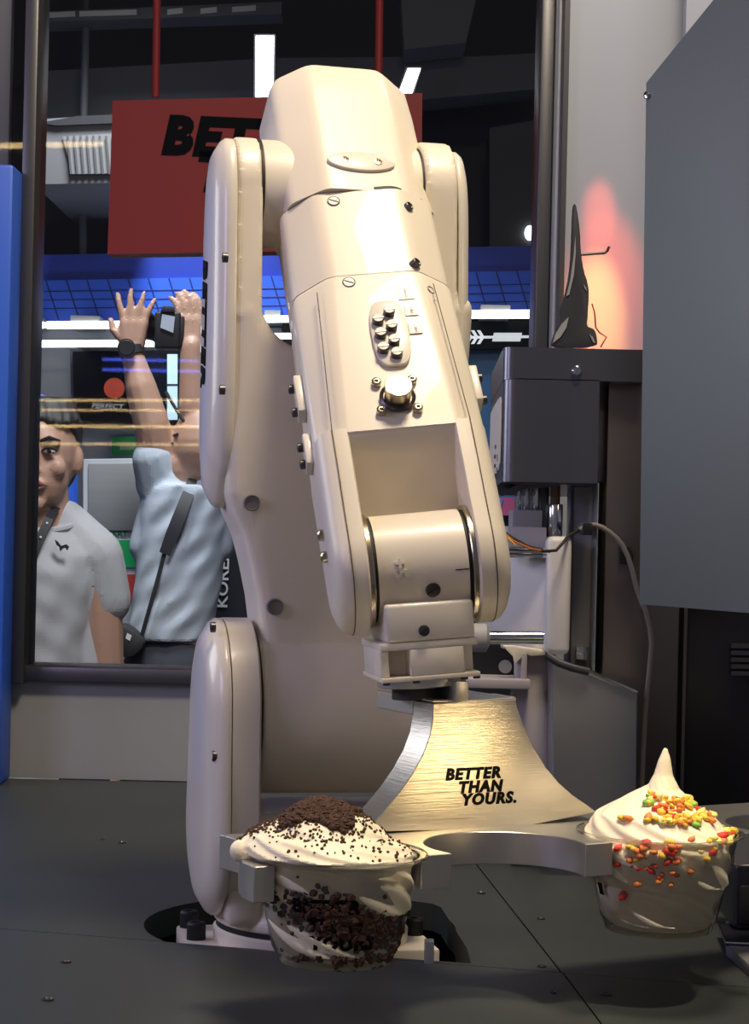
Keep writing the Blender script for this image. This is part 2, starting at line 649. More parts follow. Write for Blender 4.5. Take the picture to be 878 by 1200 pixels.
# shoulder hub (J2) with its black joint line
obj('shoulder_joint', MB().lathe([(.0555, -.0362), (.0572, -.0362), (.0572, -.0338), (.0555, -.0338)], Fr(J2, fA, zA, uA), 64), M_GAP, robot)
mb = MB().lathe([(.050, -.036), (.0553, -.0335), (.0560, -.031), (.0560, .074), (.0545, .081), (.050, .086), (.042, .088), (0, .088)], Fr(J2, fA, zA, uA), 64)

# upper arm body grown from the hub to the fork
body = [(266, 352), (262, 420), (259, 520), (260, 580), (268, 603), (278, 625), (287, 660), (295, 700), (299, 735), (301, 800), (470, 800), (486, 735), (506, 640), (528, 520), (540, 420), (545, 352), (487, 352), (484, 375), (474, 396), (455, 410), (430, 415), (345, 412), (327, 404), (312, 390), (302, 371), (297, 352)]
bp = [uz(*q) for q in body]
mb3 = MB().prism(bp, -.042, .032, Fr(B, uA, zA, fA)).bevel(.012, 3, 30)
mb.bm.from_mesh((lambda o: (o.data, bpy.data.objects.remove(o))[0])(obj('tmp', mb3, None, None, None, at=(0, 0, 0))))
# fork legs
xl_in, xl_out = uz(303, 230)[0], uz(273, 230)[0]
xr_in, xr_out = uz(490, 230)[0], uz(527, 230)[0]
zfoot = uz(300, 380)[1]


def leg_outline(R, zlow, wlow):
    return [(J3f + R * math.cos(t), J3z + R * math.sin(t)) for t in [math.pi * i / 24 for i in range(25)]] + [(-wlow - .004, zlow), (wlow - .010, zlow)]


for a, b, rl in ((xl_out, xl_in, .0375), (xr_in, xr_out, .0415)):
    mb4 = MB().prism(leg_outline(rl, zfoot, .042), a, b, LW).bevel(.0015, 2)
    mb.bm.from_mesh((lambda o: (o.data, bpy.data.objects.remove(o))[0])(obj('tmp', mb4, None, None, None, at=(0, 0, 0))))
for a, b in ((xl_in - .0005, xl_in + .0012), (xr_in - .0012, xr_in + .0005)):
    obj('elbow_joint', MB().lathe([(.0372, a), (.0372, b)], Fr(LW.p(J3f, J3z, 0), fA, zA, uA), 56), M_GAP, robot)
obj('elbow_hub', MB().lathe([(.0362, xl_in), (.0368, xl_in + .002), (.0368, xr_in - .002), (.0362, xr_in)], Fr(LW.p(J3f, J3z, 0), fA, zA, uA), 56), M_PAINT, robot)
upper = obj('upper_arm', remeshed(mb, 0.0022, 5), M_PAINT, robot, sharp=None)
for (x, y) in ((295, 589), (322, 711)):
    q = on_plane(x, y, B + fA * .0335, fA)
    obj('cap_plug', MB().lathe([(.0055, -.006), (.0055, .0012), (.0048, .0016), (.0045, .0002), (0, .0002)], Fr(q, uA, zA, fA), 24), shade_mat('plug_grey', (0.22, 0.20, 0.20)), upper)

# left arm cover (long shield) and thin right cover


def shield(k, wz=0.0):
    z0 = uz(255, 597)[1]
    pts = []
    keys = [(J3z + .036, 0.0), (J3z + .033, .016), (J3z + .022, .028), (J3z, .0365), (J3z - .05, .041), (J3z - .10, .044), (J3z - .15, .044), (J3z - .19, .039), (z0 + .02, .026), (z0 + .004, .016), (z0, 0.0)]
    zc = (keys[0][0] + keys[-1][0]) / 2
    cf = J3f + .004
    right = [(cf + w * k, zc + (z - zc) * (1 - (1 - k) * .35)) for z, w in keys]
    left = [(cf - w * k, zc + (z - zc) * (1 - (1 - k) * .35)) for z, w in reversed(keys[1:-1])]
    return smooth_poly(right + left, 2)


uo = xl_out
prof = [(uo - .0003, .985), (uo - .0012, 1.0), (uo - .0055, 1.0), (uo - .0085, .95), (uo - .0125, .80), (uo - .0140, .72), (uo - .0155, .5), (uo - .0160, .2)]
mb = MB().loft([[LW.p(x, y, u) for x, y in shield(k)] for u, k in prof])
ac = obj('arm_cover', mb, M_PAINT2, robot, sharp=45)
for (x, y) in ((263.5, 302), (260, 457)):
    q = on_plane(x, y, LW.p(0, 0, uo - .0105), uA)
    obj('screw', MB().lathe([(.0032, -.002), (.0032, .0015), (.002, .0017), (.002, .0003), (0, .0003)], Fr(q, fA, zA, -uA), 12), M_SCREW, ac)
fr_l = Fr(LW.p(J3f - .004, uz(243, 300)[1], uo - .0162), V((0, 0, -1)), fA, -uA)
text('lettering', 'BETTER', .026, fr_l, M_BLACK, ac, shear=.2, offset=.0013, thick=.0006, sx=.90, spacing=1.12)
uo = xr_out
prof = [(uo + .0003, .985), (uo + .0012, 1.0), (uo + .0035, 1.0), (uo + .0065, .95), (uo + .009, .80), (uo + .010, .6)]
mb = MB().loft([[LW.p(x, y, u) for x, y in shield(k)] for u, k in prof])
ac2 = obj('arm_cover', mb, M_PAINT2, robot, sharp=45)

# ---- forearm
J5 = P(488, 664, 1.235)
RE = P(390, 142, 1.455)
tA = (J5 - RE).normalized()
LEN = (J5 - RE).length
w0 = V((0, 0, 1)).cross(tA)
w0 = V((-tA.y, tA.x, 0)).normalized()
n0 = w0.cross(tA)
if n0.y > 0:
    n0 = -n0
dl = R_(11.0)
wA = (w0 * math.cos(dl) + n0 * math.sin(dl)).normalized()
nA = (n0 * math.cos(dl) - w0 * math.sin(dl)).normalized()
FR0 = Fr(RE, w0, tA, n0)    # rear part
FR1 = Fr(RE, wA, tA, nA)    # part beyond the twist joint


def section(w, ht, hb, ch, cv):
    """octagonal section: half width w, top ht, bottom -hb, chamfer ch across, cv down; rounded corners"""
    pts = [(-w + ch, ht), (w - ch, ht), (w, ht - cv), (w, -hb + cv), (w - ch, -hb), (-w + ch, -hb), (-w, -hb + cv), (-w, ht - cv)]
    out = []
    n = len(pts)
    for i in range(n):
        p0, p, p1 = V(pts[i - 1]), V(pts[i]), V(pts[(i + 1) % n])
        r = min((p0 - p).length, (p1 - p).length) * .20
        a = p + (p0 - p).normalized() * r
        b = p + (p1 - p).normalized() * r
        for t in (0, .33, .67, 1):
            out.append(tuple(a * (1 - t) ** 2 + p * 2 * t * (1 - t) + b * t * t))
    return out


def fore_loft(fr, st):
    return MB().loft([[fr.p(x, t, z) for x, z in section(*s)] for t, s in st])


T1 = FR0.loc(on_plane(410, 222, RE + n0 * .044, n0)).y
T2 = FR0.loc(on_plane(440, 320, RE + n0 * .044, n0)).y
T3 = FR1.loc(on_plane(480, 499, RE + nA * .042, nA)).y
HB = .040
st = [(-.0155, (.034, .030, .026, .016, .013)), (-.0145, (.041, .036, .032, .019, .015)), (-.011, (.0465, .0405, .037, .0215, .017)), (-.004, (.0495, .0432, HB, .023, .018)), (.02, (.0505, .044, HB, .023, .018)), (T1 - .0005, (.0510, .044, HB, .023, .018))]
fa = obj('forearm', fore_loft(FR0, st), M_PAINT, robot, sharp=28)
obj('forearm_seam', fore_loft(FR1, [(T1 - .004, (.0490, .0425, HB, .023, .018)), (T2 + .003, (.0507, .0434, HB, .023, .018))]), M_GAP, fa)
st = [(T1 + .0005, (.0512, .0442, HB, .023, .018)), (T2 - .0003, (.0515, .0442, HB, .023, .018))]
obj('forearm_collar', fore_loft(FR1, st), M_PAINT, fa, sharp=28)
# front part with the fork: body, pocket back, two tines
w1, w2 = .0520, .0545
FK = .0325   # inner half width of the fork
tp = T3
body = fore_loft(FR1, [(T2 + .0003, (.0512, .0442, HB, .023, .018)), (T2 + .004, (w1, .0445, HB, .022, .017)), (tp - .05, (.053, .0435, .039, .019, .015)), (tp + .001, (.0535, .0425, .038, .017, .014))])
o = obj('wrist_housing', body, M_PAINT, robot, sharp=28)
house = o
# tines: outline in (t, n), rounded tip about the wrist axis
TN = Fr(RE, tA, nA, wA)
tj = LEN
Rt = .0375


def tine_outline(k=0.0):
    pts = [(tp - .002, .0425 - k), (tj - .045, .0410 - k), (tj - .02, .0385 - k * .9)]
    for i in range(21):
        a = math.pi / 2 - math.pi * i / 20
        pts.append((tj + (Rt - k) * math.cos(a), (Rt - k) * math.sin(a)))
    pts += [(tj - .045, -.038 + k), (tp - .002, -.038 + k)]
    return pts


for s in (-1, 1):
    prof = [(FK, .0015), (FK + .001, 0), (.0420, 0), (.047, .0018), (.0505, .006), (.0530, .0125), (.0538, .018), (.0541, .026)]
    mb = MB().loft([[TN.p(x, y, s * c) for x, y in tine_outline(k)] for c, k in prof])
    obj('fork_tine', mb, M_PAINT, house, sharp=40)
mb = MB()
# pocket: sloping back wall with soft fillet
mb.loft([[FR1.p(x, t, n) for x in (-FK - .001, FK + .001)] + [FR1.p(x, t, -.02) for x in (FK + .001, -FK - .001)] for t, n in ((tp, .0425), (tp + .004, .040), (tp + .010, .028), (tp + .018, .013), (tp + .030, .004), (tp + .045, -.002))])
obj('pocket_wall', mb, M_PAINT, house, sharp=40)
# thin seam lines of the fork covers
for s in (-1, 1):
    pts = [TN.p(x, y + .0003, s * .0425) for x, y in tine_outline(0)[:24]]
    pts = [TN.p(T2 + .012, .0436, s * .0375)] + pts
    obj('cover_seam', MB().tube(pts, .00035, 6), mat('seam_brown', (.10, .07, .05), .6), house)

# oval cap plate near the elbow
q = on_plane(423, 191, RE + n0 * .044, n0)
fr = Fr(q, w0, tA, n0)
el = [(.0235 * math.cos(a), .0085 * math.sin(a)) for a in [2 * math.pi * i / 40 for i in range(40)]]
plate = obj('oval_plate', MB().prism([(x, y) for x, y in el], -.001, .0022, fr).bevel(.0006, 2), M_PAINT2, robot)
for x in (-.0115, .0115):
    obj('screw', MB().lathe([(.0028, .001), (.0028, .0028), (.0015, .003), (.0012, .0022), (0, .0022)], Fr(fr.p(x, 0, 0), w0, tA, n0), 14), M_STEELRING, plate)
# slotted round plugs at the seams
for (x, y, f_, n_) in ((391, 236, FR1, nA), (409, 331, FR1, nA)):
    q = on_plane(x, y, RE + n_ * .0442, n_)
    fr = Fr(q, f_.a, tA, n_)
    pl = obj('slotted_plug', MB().lathe([(.0042, -.002), (.0042, .0006), (.0036, .0006), (.0036, .0001), (0, .0001)], fr, 24), M_GAP, robot)
    obj('plug_face', MB().lathe([(.0035, -.002), (.0035, .0007), (0, .0007)], fr, 24), M_PAINT2, pl)
    obj('slot', MB().box(-.0032, .0032, -.0004, .0004, .0005, .0009, Fr(q, (f_.a + tA * .5), (tA - f_.a * .5), n_)), M_GAP, pl)
# push-button plate with seven slotted knobs
bpl = RE + nA * .0442
q = on_plane(457, 392, bpl, nA)
fr = Fr(q, wA, tA, nA)
el = [(.0118 * math.copysign(abs(math.cos(a)) ** .55, math.cos(a)), .0265 * math.copysign(abs(math.sin(a)) ** .8, math.sin(a))) for a in [2 * math.pi * i / 48 for i in range(48)]]
pan = obj('valve_plate', MB().prism(el, -.001, .0024, fr).bevel(.0007, 2), M_PAINT2, robot)
for (x, y) in ((456, 367), (443, 377), (459, 384), (446, 393), (462, 401), (449, 410), (465, 416)):
    q = on_plane(x, y, bpl + nA * .0024, nA)
    kf = Fr(q, wA, tA, nA)
    kn = obj('knob', MB().lathe([(.0037, -.001), (.0037, .0036), (.0032, .0042), (0, .0042)], kf, 16), M_SCREW, pan)
    obj('slot', MB().box(-.0034, .0034, -.0007, .0007, .0039, .0045, kf), M_PAINT2, kn)
for (x, y, a, b, s) in ((475, 342, .0052, .0068, 'B-axis'), (482, 364, .0042, .0045, 'AIR1'), (487, 385, .0042, .0045, 'AIR2')):
    q = on_plane(x, y, bpl, nA)
    tf = Fr(q, wA, tA, nA)
    tg = obj('raised_tag', MB().box(-a, a, -b, b, -.0005, .0006, tf).bevel(.0003, 1), M_PAINT, robot)
    text('tag_lettering', s, .0032, Fr(tf.p(-.001, b * .8, .0006), -tA, wA, nA), mat('tag_ink', (.46, .39, .30), .6), tg, thick=.0002)
# connector knob with ring and four screws
q = on_plane(466, 466, bpl, nA)
kf = Fr(q, wA, tA, nA)
obj('connector_ring', MB().lathe([(.0105, -.001), (.0112, .0012), (.0100, .0022), (.0088, .0008), (0, .0008)], kf, 32), M_SCREW, robot)
obj('connector_knob', MB().lathe([(.0080, 0), (.0082, .010), (.0086, .0105), (.0086, .0118), (.0080, .0124), (.002, .0122), (0, .0122)], kf, 40), M_BRASS, robot)
for (x, y) in ((441, 449), (483, 446), (447, 482), (490, 479)):
    q = on_plane(x, y, bpl, nA)
    obj('screw', MB().lathe([(.0030, -.001), (.0030, .002), (.0022, .0024), (.0014, .0024), (.0012, .001), (0, .001)], Fr(q, wA, tA, nA), 16), M_STEELRING, robot)
# screw pockets on the chamfers
chn = {-1: (nA * .75 - wA * .66).normalized(), 1: (nA * .75 + wA * .66).normalized()}
for (x, y, s) in ((391, 517, -1), (368, 365, -1), (493, 304, 1), (484, 238, 1), (556, 506, 1), (509, 337, 1), (515, 353, 1)):
    n_ = chn[s]
    q = on_plane(x, y, RE + nA * .036 + wA * s * .045, n_) - n_ * .0022
    a = tA.cross(n_).normalized()
    obj('screw', MB().lathe([(.0032, -.006), (.0032, -.0006), (.0026, -.0002), (.0018, -.0010), (0, -.0012)], Fr(q, a, tA, n_), 14), M_SCREW, robot)
# little brackets on the left flank and one on the right
for (x0, y0, x1, y1, s) in ((363, 440, 366, 482, -1), (353, 510, 356, 545, -1), (549, 430, 556, 470, 1)):
    a = FR1.loc(on_plane(x0, y0, RE + nA * .02, nA))
    b = FR1.loc(on_plane(x1, y1, RE + nA * .02, nA))
    ww = s * .0525
    br = obj('bracket', MB().box(min(ww, ww + s * .006), max(ww, ww + s * .006), a.y, b.y, .008, .022, FR1).bevel(.0012, 2), M_PAINT2, robot)
    for t in (a.y + .005, b.y - .005):
        obj('screw', MB().lathe([(.003, 0), (.003, .004), (.002, .0045), (0, .0045)], Fr(FR1.p(ww + s * .005, t, .014), tA, nA, wA * s), 12), M_SCREW, br)
for (x, y) in ((375, 624), (374, 650)):
    a = FR1.loc(on_plane(x, y, RE + nA * .015, nA))
    obj('screw', MB().lathe([(.0035, -.004), (.0035, .003), (.002, .004), (0, .004)], Fr(FR1.p(-.0538, a.y, .012), tA, nA, -wA), 12), M_STEELRING, robot)

# ---- wrist: cylinder between the tines, rings, housing, flange
WC = Fr(J5, tA, nA, wA)
mb = MB().lathe([(.030, -.0275), (.0325, -.0270), (.0325, .0270), (.030, .0275)], WC, 64)
wr = obj('wrist_barrel', mb, M_PAINT, robot)
for s in (-1, 1):
    a, b, c = (.0276, .0292, .0330)
    obj('joint_gap', MB().lathe([(.0318, s * a), (.0318, s * b)], WC, 48), M_GAP, wr)
    obj('wrist_ring', MB().lathe([(.0340, s * b), (.0345, s * (b + .0006)), (.0345, s * (c + .001)), (.034, s * (c + .0013))], WC, 64), M_STEELRING, wr)
HW = R_(11)
hx = V((math.cos(HW), math.sin(HW), 0.085)).normalized()
hy = V((math.sin(HW), -math.cos(HW), 0))
hz = hx.cross(hy).normalized()
if hz.z < 0:
    hz = -hz
Yw = J5.y
HO = P(490, 735, Yw)
HFr = Fr(HO, hx, hy, hz)
k = Yw / F
# neck block under the barrel
mb = MB().box(-.0262, .0275, -.024, .0325, -.006, .0168, HFr).bevel(.0025, 3)
nk = obj('wrist_neck', mb, M_PAINT2, robot)
for (x, y, r) in ((509, 695, .0045), (497, 739, .0033)):
    q = on_plane(x, y, HO + hy * .0327, hy)
    if y < 710:
        q = WC.p(*(V(WC.loc(on_plane(x, y, J5 + (-V((0, 1, 0))) * .0326, V((0, 1, 0)))))))
        d = (q - J5)
        d = (d - wA * d.dot(wA)).normalized()
        q = J5 + wA * (q - J5).dot(wA) + d * .0325
        f_ = Fr(q, wA, d.cross(wA), d)
    else:
        f_ = Fr(q, hx, hz, hy)
    sw = obj('slotted_plug', MB().lathe([(r, -.002), (r, .0008), (r * .85, .001), (0, .0008)], f_, 20), M_SCREW, nk)
    obj('slot', MB().box(-r * .9, r * .9, -.0004, .0004, .0007, .0013, Fr(f_.o, f_.a + f_.b * .6, f_.b - f_.a * .6, f_.c)), M_GAP, sw)


def barrel_warp(cx, cy):
    q = on_plane(cx, cy, J5 - V((0, 1, 0)) * .0326, V((0, 1, 0)))
    l = WC.loc(q)
    a0 = math.atan2(l.y, l.x)

    def f(x, y, z):
        a = a0 + x / .0325
        return J5 + wA * (l.z + y) + (tA * math.cos(a - 0) + nA * math.sin(a)) * (.0325 + z)

    def g(x, y, z):
        a = a0 - x / .0325
        return J5 + wA * (l.z + y) + (tA * math.cos(a) + nA * math.sin(a)) * (.0325 + z)
    return g


text('axis_lettering', '+5-', .011, None, M_PAINT2, wr, offset=.0003, thick=.0012, warp=barrel_warp(460, 655))
g = barrel_warp(541, 668)
obj('index_mark', MB().loft([[g(x, y, z) for x, y in ((-.0003, -.003), (.0003, -.003), (.0003, .005), (-.0003, .005))] for z in (0, .0004)]), M_GAP, wr)
# flange housing: step plate, body with corner recesses, bottom plate
z1 = -.006
mb = MB().box(-.0300, .0290, -.028, .0318, -.0105, -.006, HFr).bevel(.0008, 2)
fh = obj('flange_housing', mb, M_PAINT2, robot)
mb = MB().prism([(-.0295, -.026), (.0285, -.026), (.0285, .018), (.0200, .018), (.0200, .032), (-.0125, .032), (-.0125, .018), (-.0295, .018)], -.0262, -.0104, HFr).bevel(.0008, 2)
obj('housing_block', mb, M_PAINT2, fh)
obj('housing_corner', MB().box(-.0303, -.0250, .010, .0305, -.0262, -.0104, HFr).bevel(.0008, 1), M_PAINT, fh)
obj('housing_plate', MB().box(-.0303, .0292, -.028, .0322, -.0290, -.0262, HFr).bevel(.0006, 2), M_PAINT, fh)
for x in (-.027, -.009, .020, .0275):
    obj('screw', MB().lathe([(.0022, -.002), (.0022, .0016), (0, .0016)], Fr(HFr.p(x, .0290, -.0290), hx, hy, -hz), 12), M_SCREW, fh)
obj('flange_disc', MB().lathe([(.0268, -.0285), (.0268, -.0340), (.0260, -.0346)], Fr(HO, hx, hy, hz), 48), M_PLATE, fh)

# ---- gripper: cup holder in brushed aluminium (moves with the flange)
TH = R_(28.5)
gu = V((math.cos(TH), math.sin(TH), 0))
gv = V((math.sin(TH), -math.cos(TH), 0))
RZ = .100    # top of the holder plate
C0 = on_z(395, 1003, RZ)
C0 = V((C0.x, C0.y, 0))
SP = .1080
GF = Fr(C0, gu, gv, zA)     # x along the row of cups, y to the front, z up


def gpx(px, py, v):
    q = GF.loc(on_plane(px, py, C0 + gv * v, gv))
    return q.x, q.z


# find the face plane: its foot meets the holder plate at pixel (560, 972)
foot = GF.loc(on_z(560, 970, RZ))
vF = foot.y
outl = [(508, 825), (507.5, 842), (504, 862), (496, 884), (484, 906), (468, 929), (449, 952), (428, 975), (600, 976), (700, 952), (690, 944), (672, 932), (655, 917), (640, 899), (626, 876), (614, 850), (606, 828), (604, 816.5)]
op = [gpx(x, y, vF) for x, y in outl]
op = [(x, max(z, RZ - .002)) for x, z in op]
# ruled web: sheet block
mbg = MB().prism(op, vF - .024, vF, Fr(C0, gu, zA, gv)).bevel(.0004, 1, 60)
gz = gpx(556, 821, vF)[1]
gr = obj('cup_gripper', mbg, M_BRUSH, robot, sharp=22)
gr['label'] = 'brushed aluminium cup holder on the wrist flange'
gx0, gx1 = gpx(508, 825, vF)[0], gpx(604, 816, vF)[0]
obj('top_flange', MB().box(gx0 - .0005, gx1 + .0005, vF - .068, vF - .0242, gz - .010, gz - .0003, GF).bevel(.0004, 1), M_PLATE, gr)
obj('flange_top', MB().box(gx0 - .0006, gx1 + .0006, vF - .0684, vF + .0004, gz - .0004, gz + .0008, GF).bevel(.0003, 1), M_PLATE, gr)
for z in (gz - .016, gz - .0225):
    obj('groove', MB().box(gx0 - .0006, gx0 + .002, vF - .022, vF - .003, z - .0005, z + .0005, GF), M_CHROME, gr)
fc = HFr.p(0, 0, -.0346)
obj('tool_disc', MB().lathe([(.0178, gz), (.0178, fc.z + .002)], Fr((fc.x, fc.y, 0), hx, hy, zA), 40), M_GAP, gr)
q = GF.loc(P(535, 812, fc.y - .02))
obj('lock_tab', MB().box(q.x - .004, q.x + .005, q.y - .006, q.y + .006, gz, gz + .012, GF).bevel(.0006), M_PLATE, gr)
# lettering on the face
fx, fz = gpx(521, 914, vF)
for (s, x, y, sz) in (('BETTER', 522, 914, .0092), ('THAN', 537, 929, .0092), ('YOURS.', 541, 943.5, .0092)):
    a, b = gpx(x, y, vF)
    text('lettering', s, sz, Fr(GF.p(a, vF, b), gu, zA, gv), M_BLACK, gr, shear=.15, offset=.00050, thick=.0003, sx=1.10, spacing=1.15)
# holder plate: row of open cut-outs
CR = .0468
vfin = .015
ptop = []
n_c = 4
u0 = -SP / 2 - .0025
pts = [(-.030, vF - .03), (-.024, -.048), (-.037, -.038), (-.047, -.025), (-.053, -.010), (u0 + .0005, .000), (u0, vfin)]
h = math.degrees(math.asin(vfin / CR))
for i in range(n_c):
    pts += arc(i * SP, 0, CR, 180 - h, 360 + h, 30)
pts += [((n_c - 1) * SP + SP / 2 + .0075, vfin), ((n_c - 1) * SP + SP / 2 + .005, vF - .03)]
hp = MB().prism(pts, RZ - .0192, RZ, GF).bevel(.0005, 1, 60)
obj('holder_plate', hp, M_PLATE, gr, sharp=22)

# =================================================================== CUPS AND SUNDAES
M_CREAM = mat('soft_serve', (0.92, 0.82, 0.62), 0.45, noise=0.04, scale=40, bump=0.15, sss=0.15)
M_COOKIE = mat('cookie_crumb', (0.060, 0.024, 0.013), 0.8, noise=0.5, scale=300, bump=0.4)


def cup(idx, label):
    c = GF.p(idx * SP, 0, 0)
    root = thing('dessert_cup', V((c.x, c.y, RZ - .056)), label, 'cup')
    f_ = Fr(c, gu, gv, zA)
    zb = RZ - .056
    pr = [(.0005, zb + .002), (.0285, zb + .0015), (.0308, zb), (.0318, zb + .001), (.0325, zb + .004), (.0345, zb + .008), (.0452, RZ - .003), (.0455, RZ), (.0490, RZ + .0008), (.0492, RZ + .0018), (.0485, RZ + .0022), (.0450, RZ + .0014)]
    obj('cup_wall', MB().lathe(pr, f_, 72, cap=False), CUPPL, root, sharp=60)
    obj('rim', MB().lathe([(.0486, RZ + .0006), (.0496, RZ + .0010), (.0497, RZ + .0020), (.0488, RZ + .0026), (.0480, RZ + .0020)], f_, 72, cap=False), CUPPL, root, sharp=60)

    def w(ang0, zc, zshift):
        def g_(x, y, z):
            zz = zc + y
            t = (zz - (zb + .008)) / (RZ - .003 - zb - .008)
            r = .0345 + (.0452 - .0345) * t + .0003
            a = ang0 + x / r
            return c + V((math.sin(a), -math.cos(a), 0)) * (r + z) + V((0, 0, zz))
        return g_
    return root, c, zb, w


def soft_serve(c, prof, turns, amp, path, seg=96, ns=110, ph=0.0):
    """spiral rope of soft serve; prof (height 0-1 -> radius), path gives axis offsets; returns builder and a sampler"""
    def interp(tab, h):
        for i in range(len(tab) - 1):
            if tab[i][0] <= h <= tab[i + 1][0]:
                t = (h - tab[i][0]) / max(1e-6, tab[i + 1][0] - tab[i][0])
                t = t * t * (3 - 2 * t)
                return [a + (b - a) * t for a, b in zip(tab[i][1:], tab[i + 1][1:])]
        return list(tab[-1][1:])

    def surf(h, a):
        r, z = interp(prof, h)
        ox, oy = interp(path, h)
        s = (turns * h + a / (2 * math.pi) + ph) % 1.0
        rid = math.sin(math.pi * s) ** .6 - .6
        q = 1 + amp * rid * min(1, (1.03 - h) * 5) + .02 * math.sin(3 * a + 9 * h) + .022 * math.sin(11 * (a + turns * 2 * math.pi * h * .35)) * min(1, (1 - h) * 6)
        sag = -.003 * (1 - s) * (1 if h > .35 else 0) * min(1, (1 - h) * 4)
        return c + V((ox + r * q * math.cos(a), oy + r * q * math.sin(a), z + sag))
    rings = [[surf(i / ns, 2 * math.pi * j / seg) for j in range(seg)] for i in range(ns + 1)]
    return MB().loft(rings), surf


def chip_mesh(seed, sx, sy, sz):
    rnd = random.Random(seed)
    b = bmesh.new()
    bmesh.ops.create_icosphere(b, subdivisions=1, radius=1)
    for v in b.verts:
        v.co = V((v.co.x * sx, v.co.y * sy, v.co.z * sz)) * rnd.uniform(.75, 1.2)
    me = bpy.data.meshes.new('chip')
    b.to_mesh(me)
    b.free()
    return me


# --- left cup: cookie crumble sundae
root, c, zb, warp = cup(0, 'clear dessert cup holding the cookie crumble sundae in the left ring')
for s, a0, zz in (('BETTER', -.58, zb + .0325), ('THAN', -.38, zb + .0225), ('YOURS.', -.36, zb + .0125)):
    text('print', s, .0098, None, M_BLACK, root, shear=.15, offset=.0006, thick=.0002, warp=warp(a0, zz, 0), spacing=1.16)
z0 = zb + .003
prof = [(0, .0275, z0), (.06, .0315, z0 + .004), (.25, .0368, z0 + .025), (.42, .0415, RZ - .002), (.55, .0440, RZ + .005), (.68, .036, RZ + .0135), (.82, .024, RZ + .0215), (.93, .011, RZ + .0270), (1, .001, RZ + .0295)]
path = [(0, 0, 0), (.42, 0, 0), (.55, -.006, -.002), (.7, -.010, -.003), (.85, -.008, -.002), (1, -.008, 0)]
mb, surfL = soft_serve(V((c.x, c.y, 0)), prof, 4.2, .20, path, ph=.3)
# lip that droops over the left ring finger
for p0, p1, r0, r1 in ((c + V((-.032, -.006, RZ + .007)), c + V((-.051, -.014, RZ + .004)), .012, .0065), (c + V((-.014, -.008, RZ + .013)), c + V((-.042, -.012, RZ + .006)), .015, .009)):
    mb.cap(p0, p1, r0, r1)
sundL = thing('sundae', V((c.x, c.y, z0)), 'vanilla soft serve sundae under dark cookie crumbs in the left cup', 'sundae')
ssb = remeshed(mb, .0011, 2)
from mathutils.bvhtree import BVHTree
tree = BVHTree.FromBMesh(ssb.bm)
obj('soft_serve', ssb, M_CREAM, sundL, sharp=None)
rnd = random.Random(3)
cb = MB()


def crumb(b, p, r):
    m_ = bmesh.ops.create_icosphere(b.bm, subdivisions=1, radius=r)
    for v in m_['verts']:
        v.co = v.co * rnd.uniform(.6, 1.25) + p


n_cr = 0
for i in range(14000):
    x, y = rnd.uniform(-.060, .046), rnd.uniform(-.046, .04)
    hit = tree.ray_cast(c + V((x, y, RZ + .08)), V((0, 0, -1)))
    if hit[0] is None or hit[0].z < RZ - .004:
        continue
    d = math.hypot(x + .009, (y + .009) * .92)
    wob = .004 * math.sin(5 * math.atan2(y, x + .008) + 1)
    if d < .0190 + wob:
        pr_ = 1.0
    elif x < -.006 and abs(y + .010 + (x + .02) * .25) < .011:
        pr_ = .22
    elif d < .028:
        pr_ = .16
    else:
        pr_ = .045
    if rnd.random() > pr_:
        continue
    big = d < .0190 + wob
    crumb(cb, hit[0] + V((0, 0, rnd.uniform(0, .0022) if big else .0003)), rnd.uniform(.0007, .0021) if big else rnd.uniform(.0004, .0012))
    n_cr += 1
    if n_cr > 3000:
        break
o = obj('cookie_crumbs', cb, M_COOKIE, sundL)
o['kind'] = 'stuff'
# dark cookie layer inside the cup
cb = MB()
for i in range(1000):
    a = rnd.gauss(-1.35, .42)
    if rnd.random() < .15:
        a = rnd.uniform(-3.1, 0)
    zz = zb + .033 - .010 * (a + 1.9) + rnd.gauss(0, .0065)
    if rnd.random() < .06:
        zz = zb + rnd.uniform(.004, .009)
    if zz > RZ - .003 or zz < zb + .0035:
        continue
    r = .0345 + .0107 * (zz - zb - .008) / .045 - rnd.uniform(.0008, .0030)
    crumb(cb, c + V((r * math.cos(a), r * math.sin(a), zz)), rnd.uniform(.0010, .0032))
o = obj('cookie_layer', cb, M_COOKIE, sundL)
o['kind'] = 'stuff'

# --- right cup: fruity cereal sundae
root, c, zb, warp = cup(2, 'clear dessert cup holding the cereal topped sundae in the third ring')
obj('print', MB().loft([[warp(-1.25, zb + .025, 0)(x, y, z) for x, y in ((0, -.003), (.005, -.003), (.005, .004), (0, .004))] for z in (0, .0002)]), M_BLACK, root)
z0 = zb + .003
prof = [(0, .0275, z0), (.06, .0315, z0 + .004), (.25, .0368, z0 + .025), (.42, .0415, RZ - .003), (.52, .042, RZ + .003), (.64, .033, RZ + .0135), (.74, .0185, RZ + .0230), (.82, .0095, RZ + .0285), (.90, .0055, RZ + .036), (.96, .0036, RZ + .0445), (1, .0012, RZ + .0510)]
path = [(0, 0, 0), (.45, 0, 0), (.6, -.004, 0), (.75, -.001, 0), (.85, .0005, 0), (1, .002, 0)]
mb, surfR = soft_serve(V((c.x, c.y, 0)), prof, 3.6, .17, path, ph=.55)
sundR = thing('sundae', V((c.x, c.y, z0)), 'vanilla soft serve sundae with a tall pointed peak and cereal in the right cup', 'sundae')
obj('soft_serve', remeshed(mb, .0010, 2), M_CREAM, sundR, sharp=None)
cols = {'yellow': (0.95, 0.58, 0.06), 'orange': (0.92, 0.26, 0.06), 'red': (0.75, 0.05, 0.03), 'green': (0.25, 0.55, 0.10), 'pale_yellow': (0.95, 0.78, 0.25)}
chips = []
